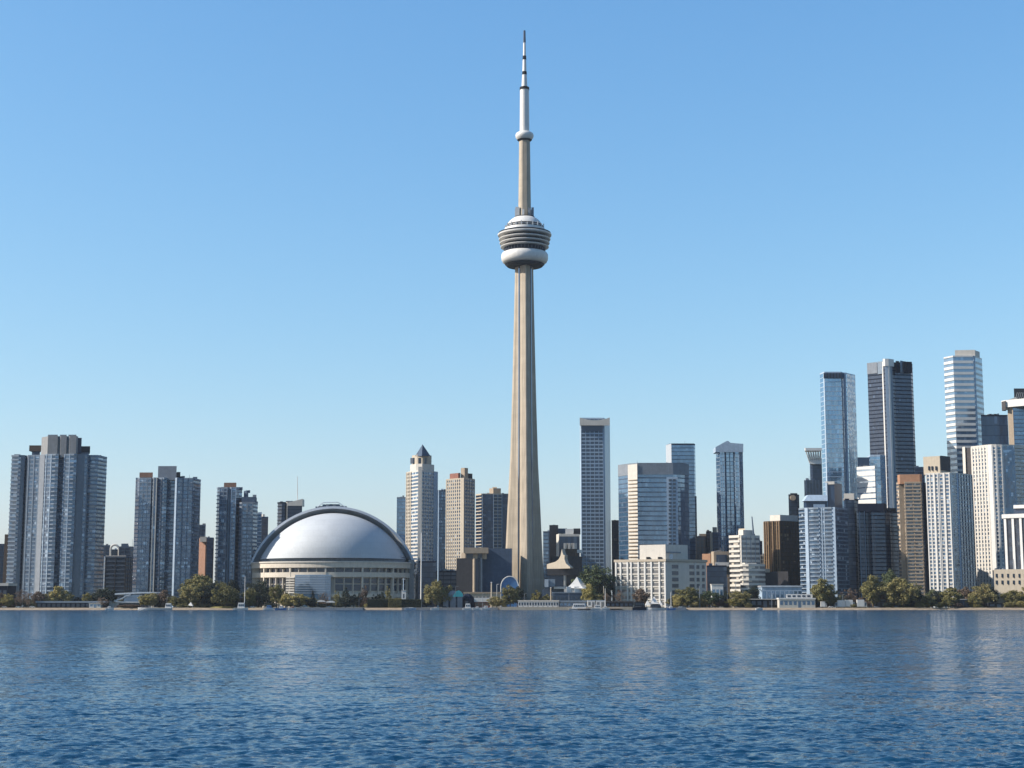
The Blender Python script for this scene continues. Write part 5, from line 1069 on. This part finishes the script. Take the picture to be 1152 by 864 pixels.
# ------------------------------------------------------------------ boats, vehicles, poles and small shore things
def boat(name, label, x0, x1, ytop, Y=1350, cab=(.45, .85), hull='white', cabm='white', dirn=1, mast=None, group="boats at the shore", hh=1.5):
    a = at(x0, 686, Y).x; b = at(x1, 686, Y).x; L = b - a; root = thing(name, label, "boat", ((a + b) / 2, Y, 0), group)
    secs = []; wd = max(1.3, min(2.6, L * .14))
    for t, w, dz in ((0, .75, .0), (.15, .95, 0), (.45, 1, 0), (.7, .8, .12), (.88, .42, .35), (1, .04, .55)):
        x = a + L * t if dirn > 0 else b - L * t
        secs.append([(x, Y - wd * w, hh + dz), (x, Y - wd * w * .7, .1), (x, Y, -.35 + dz * .4), (x, Y + wd * w * .7, .1), (x, Y + wd * w, hh + dz)])
    mb = MB(); mb.add([p for s in secs for p in s], [(i * 5 + k, i * 5 + k + 1, i * 5 + 6 + k, i * 5 + 5 + k) for i in range(5) for k in range(4)] + [(i * 5 + 4, i * 5, i * 5 + 5, i * 5 + 9) for i in range(5)] + [(0, 1, 2, 3, 4)])
    mb.build("hull", M[hull], root)
    if cab:
        zt = at(x0, ytop, Y).z; c0, c1 = (a + L * cab[0], a + L * cab[1]); m0 = hh - .1
        mb = MB(); s = (c1 - c0) * .12
        v = [(c0, Y - wd * .6, m0), (c1, Y - wd * .6, m0), (c1, Y + wd * .6, m0), (c0, Y + wd * .6, m0), (c0 + s, Y - wd * .5, zt), (c1 - s, Y - wd * .5, zt), (c1 - s, Y + wd * .5, zt), (c0 + s, Y + wd * .5, zt)]
        mb.add(v, [(3, 2, 1, 0), (4, 5, 6, 7), (0, 1, 5, 4), (1, 2, 6, 5), (2, 3, 7, 6), (3, 0, 4, 7)]); cb = mb.build("cabin", M[cabm], root)
        nw = max(2, int((c1 - c0) / 1.8))
        for k in range(nw):
            xa = c0 + s + (c1 - c0 - 2 * s) * (k + .2) / nw; xb = c0 + s + (c1 - c0 - 2 * s) * (k + .8) / nw; h = zt - m0
            mb = MB(); mb.box(xa, xb, Y - wd * .6 - .06, Y - wd * .5, m0 + h * .4, m0 + h * .75); mb.build("window", M['g_dark'], cb)
    mb = MB(); mb.tube([(a + L * .1, Y - wd * .9, hh + .7), (a + L * .6, Y - wd * .95, hh + .75)], [.07, .07], 5); mb.build("rail", M['silver'], root)
    if mast:
        xm = a + L * mast[0]; mb = MB(); mb.tube([(xm, Y, hh - .2), (xm, Y, at(x0, mast[1], Y).z)], [.32, .2], 7); mb.build("mast", M['white'], root)
    return root
b = boat("motor_yacht", "white motor yacht with boxy stern cabin moored on the left shore", 155, 193.5, 678.6, 1350, (.80, .99), hh=1.7, dirn=-1)
boat("sailing_boat", "white sailing boat with tall bare mast left of the stadium", 262, 279, 678, 1352, (.3, .8), mast=(.76, 648.5))
boat("motor_boat", "small white boat moored left of the mast boat", 296, 308, 681, 1352, (.3, .8), hull='white', cabm='bluepaint')
boat("motor_boat", "small blue hulled boat below the stadium left end", 309, 322, 681.5, 1352, (.4, .75), hull='bluepaint')
boat("motor_boat", "little boat with orange cover before the stadium", 324, 333, 682, 1352, (.3, .8), cabm='terracotta')
boat("motor_boat", "white cabin boat tied below the teal kiosk", 520, 532, 679, 1350, (.25, .8))
boat("motor_boat", "low white launch tied at the quay near the dark dome", 531, 541, 682.3, 1350, (.4, .8))
boat("tour_boat", "dark tour boat docked right of the pier shelter", 711.5, 728, 676.8, 1350, (.1, .9), hull='navy', cabm='black', hh=2.0)
boat("tour_boat", "white prowed tour boat beside the dark tour boat", 727, 748, 679.5, 1350, (.2, .8), cabm='charcoal', dirn=-1, hh=1.7)
boat("motor_boat", "flat white ferry barge before the white terminal right end", 640, 663, 679, 1351, (.15, .85), hh=1.2)
boat("motor_boat", "small white boat below the white box cabins", 664, 679, 680.5, 1350, (.3, .8))
boat("motor_boat", "tiny white runabout tied by the long shed", 118, 128, 682, 1352, (.3, .7))
boat("motor_boat", "small grey launch below the clipped hedges", 455, 468, 683.2, 1351, (.4, .8), hull='lightblue')
boat("motor_boat", "low white skiff near the tall white flagpole", 484, 494, 683, 1351, (.4, .8))
def sail(x, yt, w, label, Y=1374):
    a = at(x - w / 2, 684, Y).x; b = at(x + w / 2, 684, Y).x; z = at(x, yt, Y).z; root = thing("pyramid_tent", label, "tent", ((a + b) / 2, Y, GZ), "small white peaked tents")
    c = (a + b) / 2; y0, y1 = Y - (b - a) / 2, Y + (b - a) / 2; h = (z - GZ) * .35 + GZ
    mb = MB(); mb.add([(a, y0, h), (b, y0, h), (b, y1, h), (a, y1, h), (c - .12, Y - .12, z), (c + .12, Y - .12, z), (c + .12, Y + .12, z), (c - .12, Y + .12, z), ], [(0, 1, 5, 4), (1, 2, 6, 5), (2, 3, 7, 6), (3, 0, 4, 7), (4, 5, 6, 7), (3, 2, 1, 0)]); mb.build("canvas_roof", M['white'], root)
    for px_ in (a + .1, b - .1):
        mb = MB(); mb.box(px_ - .09, px_ + .09, y0 + .1, y0 + .28, GZ, h); mb.build("pole", M['white'], root)
sail(214.5, 677.5, 6, "small white peaked tent left of the grass bank"); sail(736, 671, 9, "white peaked tent before the lit hotel wing", 1388); sail(728.5, 675.5, 6, "smaller white peaked tent beside the hotel trees", 1384)
sail(743, 676, 5, "tiny white peaked tent at the hotel corner", 1384)
def canopy(x0, x1, yt, label, Y=1374):
    a = at(x0, 680, Y); b = at(x1, 680, Y); z = at(x0, yt, Y).z; root = thing("boat_canopy", label, "canopy", ((a.x + b.x) / 2, Y, GZ), "white canopies before the stadium"); P = []
    for k in range(9):
        t = k / 8; P.append((a.x + (b.x - a.x) * t, z - .9 + .9 * math.sin(math.pi * t)))
    mb = MB(); n = len(P); mb.add([(x, Y - 2, q) for x, q in P] + [(x, Y + 2, q) for x, q in P] + [(x, Y - 2, q - .5 - .9 * math.sin(math.pi * i / 8)) for i, (x, q) in enumerate(P)] + [(x, Y + 2, q - .5 - .9 * math.sin(math.pi * i / 8)) for i, (x, q) in enumerate(P)],
                                  [(i, i + 1, n + i + 1, n + i) for i in range(n - 1)] + [(2 * n + i + 1, 2 * n + i, 3 * n + i, 3 * n + i + 1) for i in range(n - 1)] + [(2 * n + i, 2 * n + i + 1, i + 1, i) for i in range(n - 1)] + [(n + i, n + i + 1, 3 * n + i + 1, 3 * n + i) for i in range(n - 1)] + [(0, n, 3 * n, 2 * n), (n - 1, 3 * n - 1, 4 * n - 1, 2 * n - 1)][:2])
    mb.build("canvas_roof", M['white'], root)
    for x in (a.x + .3, b.x - .3):
        mb = MB(); mb.box(x - .1, x + .1, Y - .1, Y + .1, GZ, z - 1); mb.build("pole", M['grey'], root)
canopy(357, 366, 675.2, "left white curved canopy below the stadium glass"); canopy(366.8, 376.8, 676, "right white curved canopy below the stadium glass")
def truck(x0, x1, yt, label, Y=1380, cabside=1):
    a = at(x0, 684, Y).x; b = at(x1, 684, Y).x; z = at(x0, yt, Y).z; root = thing("box_truck", label, "truck", ((a + b) / 2, Y, GZ), "white trucks parked by the beach"); L = b - a
    cl = min(2.2, L * .25); c0, c1 = (b - cl, b) if cabside > 0 else (a, a + cl); k0, k1 = (a, b - cl - .15) if cabside > 0 else (a + cl + .15, b)
    mb = MB(); mb.box(k0, k1, Y, Y + 2.5, GZ + .9, z); mb.build("cargo_box", M['white'], root)
    mb = MB(); s = .5 * cabside; lo_, hi_ = (c0, c1); zc = GZ + (z - GZ) * .72
    pr = [(c0, GZ + .6), (c1, GZ + .6), (c1, GZ + 1.6), (c1 - .6, zc), (c0, zc)] if cabside > 0 else [(c1, GZ + .6), (c1, zc), (c0 + .6, zc), (c0, GZ + 1.6), (c0, GZ + .6)]
    n = 5; mb.add([(x, Y + .1, q) for x, q in pr] + [(x, Y + 2.4, q) for x, q in pr], [(0, 1, 2, 3, 4), (9, 8, 7, 6, 5)] + [(i, n + i, n + (i + 1) % n, (i + 1) % n) for i in range(n)]); mb.build("cab", M['offwhite'], root)
    mb = MB(); mb.box(c0 + .3, c1 - .7 if cabside > 0 else c1 - .3, Y + .05, Y + .3, GZ + 1.7, zc - .3); mb.build("window", M['g_dark'], root)
    mb = MB(); mb.box(a + .2, b - .2, Y + .4, Y + 2.1, GZ + .55, GZ + .85); mb.build("chassis", M['charcoal'], root)
    for x in (a + L * .18, a + L * .36, b - L * .14):
        mb = MB(); mb.tube([(x, Y - .05, GZ + .5), (x, Y + 2.5, GZ + .5)], [.5, .5], 14); mb.build("wheel", M['tyre'], root)
truck(939.5, 951, 675.3, "white truck with sloped front, left of the two bigger box trucks", 1381, -1); truck(951.5, 962.5, 674.8, "middle white box truck on the beach road"); truck(964.5, 975.5, 674.6, "rightmost white box truck, standing apart")
truck(923.5, 930.5, 676.6, "short white box truck below the clubhouse trees", 1379, 1)
def car(x, label, mat, Y=1376, L=4.6):
    c = at(x, 684, Y).x; root = thing("parked_car", label, "car", (c, Y, GZ), "cars parked along the shore"); pr = [(-.5, .35), (.5, .35), (.5, .75), (.32, .85), (.18, 1.42), (-.22, 1.42), (-.38, .9), (-.5, .8)]; n = len(pr)
    mb = MB(); mb.add([(c + u * L, Y, GZ + h) for u, h in pr] + [(c + u * L, Y + 1.75, GZ + h) for u, h in pr], [tuple(range(n)), tuple(range(2 * n - 1, n - 1, -1))] + [(i, n + i, n + (i + 1) % n, (i + 1) % n) for i in range(n)]); mb.build("body", M[mat], root)
    mb = MB(); mb.box(c - .2 * L, c + .16 * L, Y - .03, Y + .1, GZ + .92, GZ + 1.32); mb.build("window", M['g_dark'], root)
    for u in (-.31, .31):
        mb = MB(); mb.tube([(c + u * L, Y - .04, GZ + .33), (c + u * L, Y + 1.78, GZ + .33)], [.33, .33], 12); mb.build("wheel", M['tyre'], root)
for x, lab, mt in ((4.5, "white car parked at the far left shore", 'white'), (20, "silver car parked under the russet trees at the far left", 'silver'), (28, "dark car parked beside the silver one at the far left", 'charcoal'), (36, "white car parked left of the long shed", 'white'), (200, "white car parked right of the yacht", 'white'), (284, "silver car parked right of the thin white mast", 'silver'),
                   (340, "white car parked under the wide yellow olive tree", 'white'), (500, "dark car parked beside the teal kiosk", 'charcoal'), (752, "white car parked at the shaded hotel wing", 'white'), (766, "silver car parked under the broad olive tree", 'silver'), (803, "dark car parked below the dark green round tree", 'charcoal'), (935, "white car parked between the short truck and the sloped truck", 'white'), (980, "black car parked right of the trucks", 'black'), (986, "grey car parked before the flat grey shed", 'grey')):
    car(x, lab, mt)
def pole(x, yt, label, Y=1374, r=.38, mat='white', name="flagpole", cat="pole", arm=False, yb=None):
    p = at(x, yt, Y); zb = GZ; root = thing(name, label, cat, (p.x, Y, zb), "poles along the shore"); mb = MB()
    mb.tube([(p.x, Y, zb), (p.x, Y, p.z)], [r, r * .7], 8); mb.build("shaft", M[mat], root)
    mb = MB(); mb.tube([(p.x, Y, zb), (p.x, Y, zb + .5)], [r * 2.2, r * 2], 10); mb.build("base", M['grey'], root)
    if arm:
        mb = MB(); mb.tube([(p.x, Y, p.z - .1), (p.x + 1.6, Y - .4, p.z + .3)], [r * .6, r * .4], 6); mb.build("arm", M[mat], root); mb = MB(); mb.box(p.x + 1.4, p.x + 2.5, Y - .7, Y - .1, p.z + .2, p.z + .5); mb.build("lamp_head", M['grey'], root)
    else:
        mb = MB(); mb.lathe(p.x, Y, [(.05, p.z - .1), (r, p.z + .1), (r, p.z + .4), (.05, p.z + .6)], 10); mb.build("finial", M['silver'], root)
pole(474.2, 600, "tall white flagpole beside the clipped hedges", 1372, .62); pole(493.6, 552, "tallest thin grey pole behind the egg shaped olive tree", 1480, .75, 'lightblue'); pole(553, 655.5, "short pale post left of the arched glass pavilion", 1380, .8, 'cream')
pole(619.8, 661.5, "tan post right of the cone shaped tree", 1380, .75, 'sandstone'); pole(787, 659.5, "thin light pole beside the dark green round tree", 1376, .28, 'grey', "lamp_post", "lamp post", True); pole(827.5, 655, "thin light pole before the apartment block", 1390, .28, 'grey', "lamp_post", "lamp post", True)
pole(679, 660, "thin pale pole under the largest green tree", 1400, .35, 'cream'); pole(818, 650, "thin dark pole beside the small white house", 1400, .3, 'slate', "lamp_post", "lamp post", True)
pole(559, 657.5, "short lamp post with arm near the arched glass pavilion", 1382, .3, 'white', "lamp_post", "lamp post", True)
def beacon():
    Y = 1372; x = at(453.6, 680, Y).x; root = thing("white_beacon_hut", "slim white hut with a thin pole on top behind the hedge", "beacon", (x, Y + 6, GZ)); z0 = at(453, 673.5, Y).z; z1 = at(453, 664.3, Y).z
    mb = MB(); mb.box(x - 1.9, x + 1.9, Y + 5, Y + 8.5, GZ, z1); mb.build("body", M['white'], root); mb = MB(); mb.box(x - 2.2, x + 2.2, Y + 4.7, Y + 8.8, z1, z1 + .4); mb.build("roof", M['offwhite'], root)
    mb = MB(); mb.box(x - .6, x + .5, Y + 4.94, Y + 5.2, z0 + .6, z0 + 4.2); mb.build("window", M['g_dark'], root); mb = MB(); mb.tube([(x - .3, Y + 6, z1 + .4), (x - .3, Y + 6, at(453, 650.5, Y).z)], [.38, .3], 7); mb.build("pole", M['lightblue'], root)
    mb = MB(); zt = at(453, 651.5, Y).z; mb.box(x - 1.4, x + 1.2, Y + 5.8, Y + 6.2, zt - .3, zt + .3); mb.build("cross_arm", M['white'], root)
beacon()
def deck():
    Y = 1372
    for i, (x0, x1, lab) in enumerate(((686, 700, "left wooden landing stage at the pier shelter"), (650, 664, "wooden landing stage below the grey annex"))):
        root = thing("landing_stage", lab, "jetty", (at((x0 + x1) / 2, 686, 1348).x, 1348, 0), "landing stages"); a, b = at(x0, 686, 1348).x, at(x1, 686, 1348).x
        mb = MB(); mb.box(a, b, 1346, 1356.4, 1.0, 1.3); mb.build("deck", M['wood'], root)
        for k in range(4):
            x = a + .4 + (b - a - .8) * k / 3; mb = MB(); mb.tube([(x, 1346.3, -1.4), (x, 1346.3, 1.0)], [.2, .2], 7); mb.build("pile", M['bark'], root)
deck()

for i, (x, yt, lab) in enumerate(((330, 673, "lamp post left of the white canopies"), (404, 674, "lamp post left of the clipped hedges"), (512.5, 660, "lamp post rising behind the teal kiosk"), (543, 668, "lamp post before the white walled building"), (590, 668, "lamp post at the left end of the white terminal"), (640, 667, "lamp post above the grey annex"), (703, 666, "lamp post behind the pier shelter"), (745, 669, "lamp post by the white prowed boat"), (868, 668, "lamp post before the metal hall"), (948, 669, "lamp post behind the sloped front truck"), (133, 672, "lamp post before the curved silver roofs"), (188, 671, "lamp post behind the yacht cabin"))):
    pole(x, yt, lab, 1372 + i % 3, .17, 'grey', "lamp_post", "lamp post", True)
boat("sailing_boat", "slim sailing boat with mast below the grey hall", 676, 686, 682, 1349, (.3, .7), mast=(.5, 662))
boat("sailing_boat", "blue hulled sailing boat beside the white prowed boat", 750, 760, 682, 1350, (.3, .7), mast=(.5, 666), hull='bluepaint')
boat("motor_boat", "white cabin cruiser below the dark dome pavilion", 541, 551, 681.5, 1350, (.3, .8))
boat("motor_boat", "little white boat beneath the metal hall beach", 850, 858, 683.2, 1354, (.3, .7))
def bollards():
    for k in range(26):
        x = 566 + k * 5.6; p = at(x, 684, 1355.8)
        if k == 0:
            mb = MB(); mb.lathe(0, 0, [(.22, 0), (.2, .5), (.32, .55), (.3, .8), (.1, .9)], 10); me = mesh("bollard", mb.v, mb.f, M['charcoal'])
        o = link("bollard", me, None, (p.x, 1355.6, 2.6)); tag(o, "black mooring bollard on the pale quay edge below the terminal", "bollard", "mooring bollards along the quay")
bollards()

rf_ = random.Random(5)
for x0, x1, n_ in ((-6, 122, 13), (160, 300, 13), (318, 410, 7), (752, 870, 10), (915, 1156, 24)):
    for k in range(n_):
        x = x0 + (x1 - x0) * (k + rf_.uniform(.2, .8)) / n_
        T(x, rf_.uniform(671.5, 677.5), rf_.uniform(9, 17), rf_.choice(('dark', 'green', 'olive', 'dark', 'rust')), 'round', "low shrub filling a gap behind the shore trees", 1402 + rf_.uniform(-3, 8), .0, False, "bush", "filler shrubs behind the shore trees")
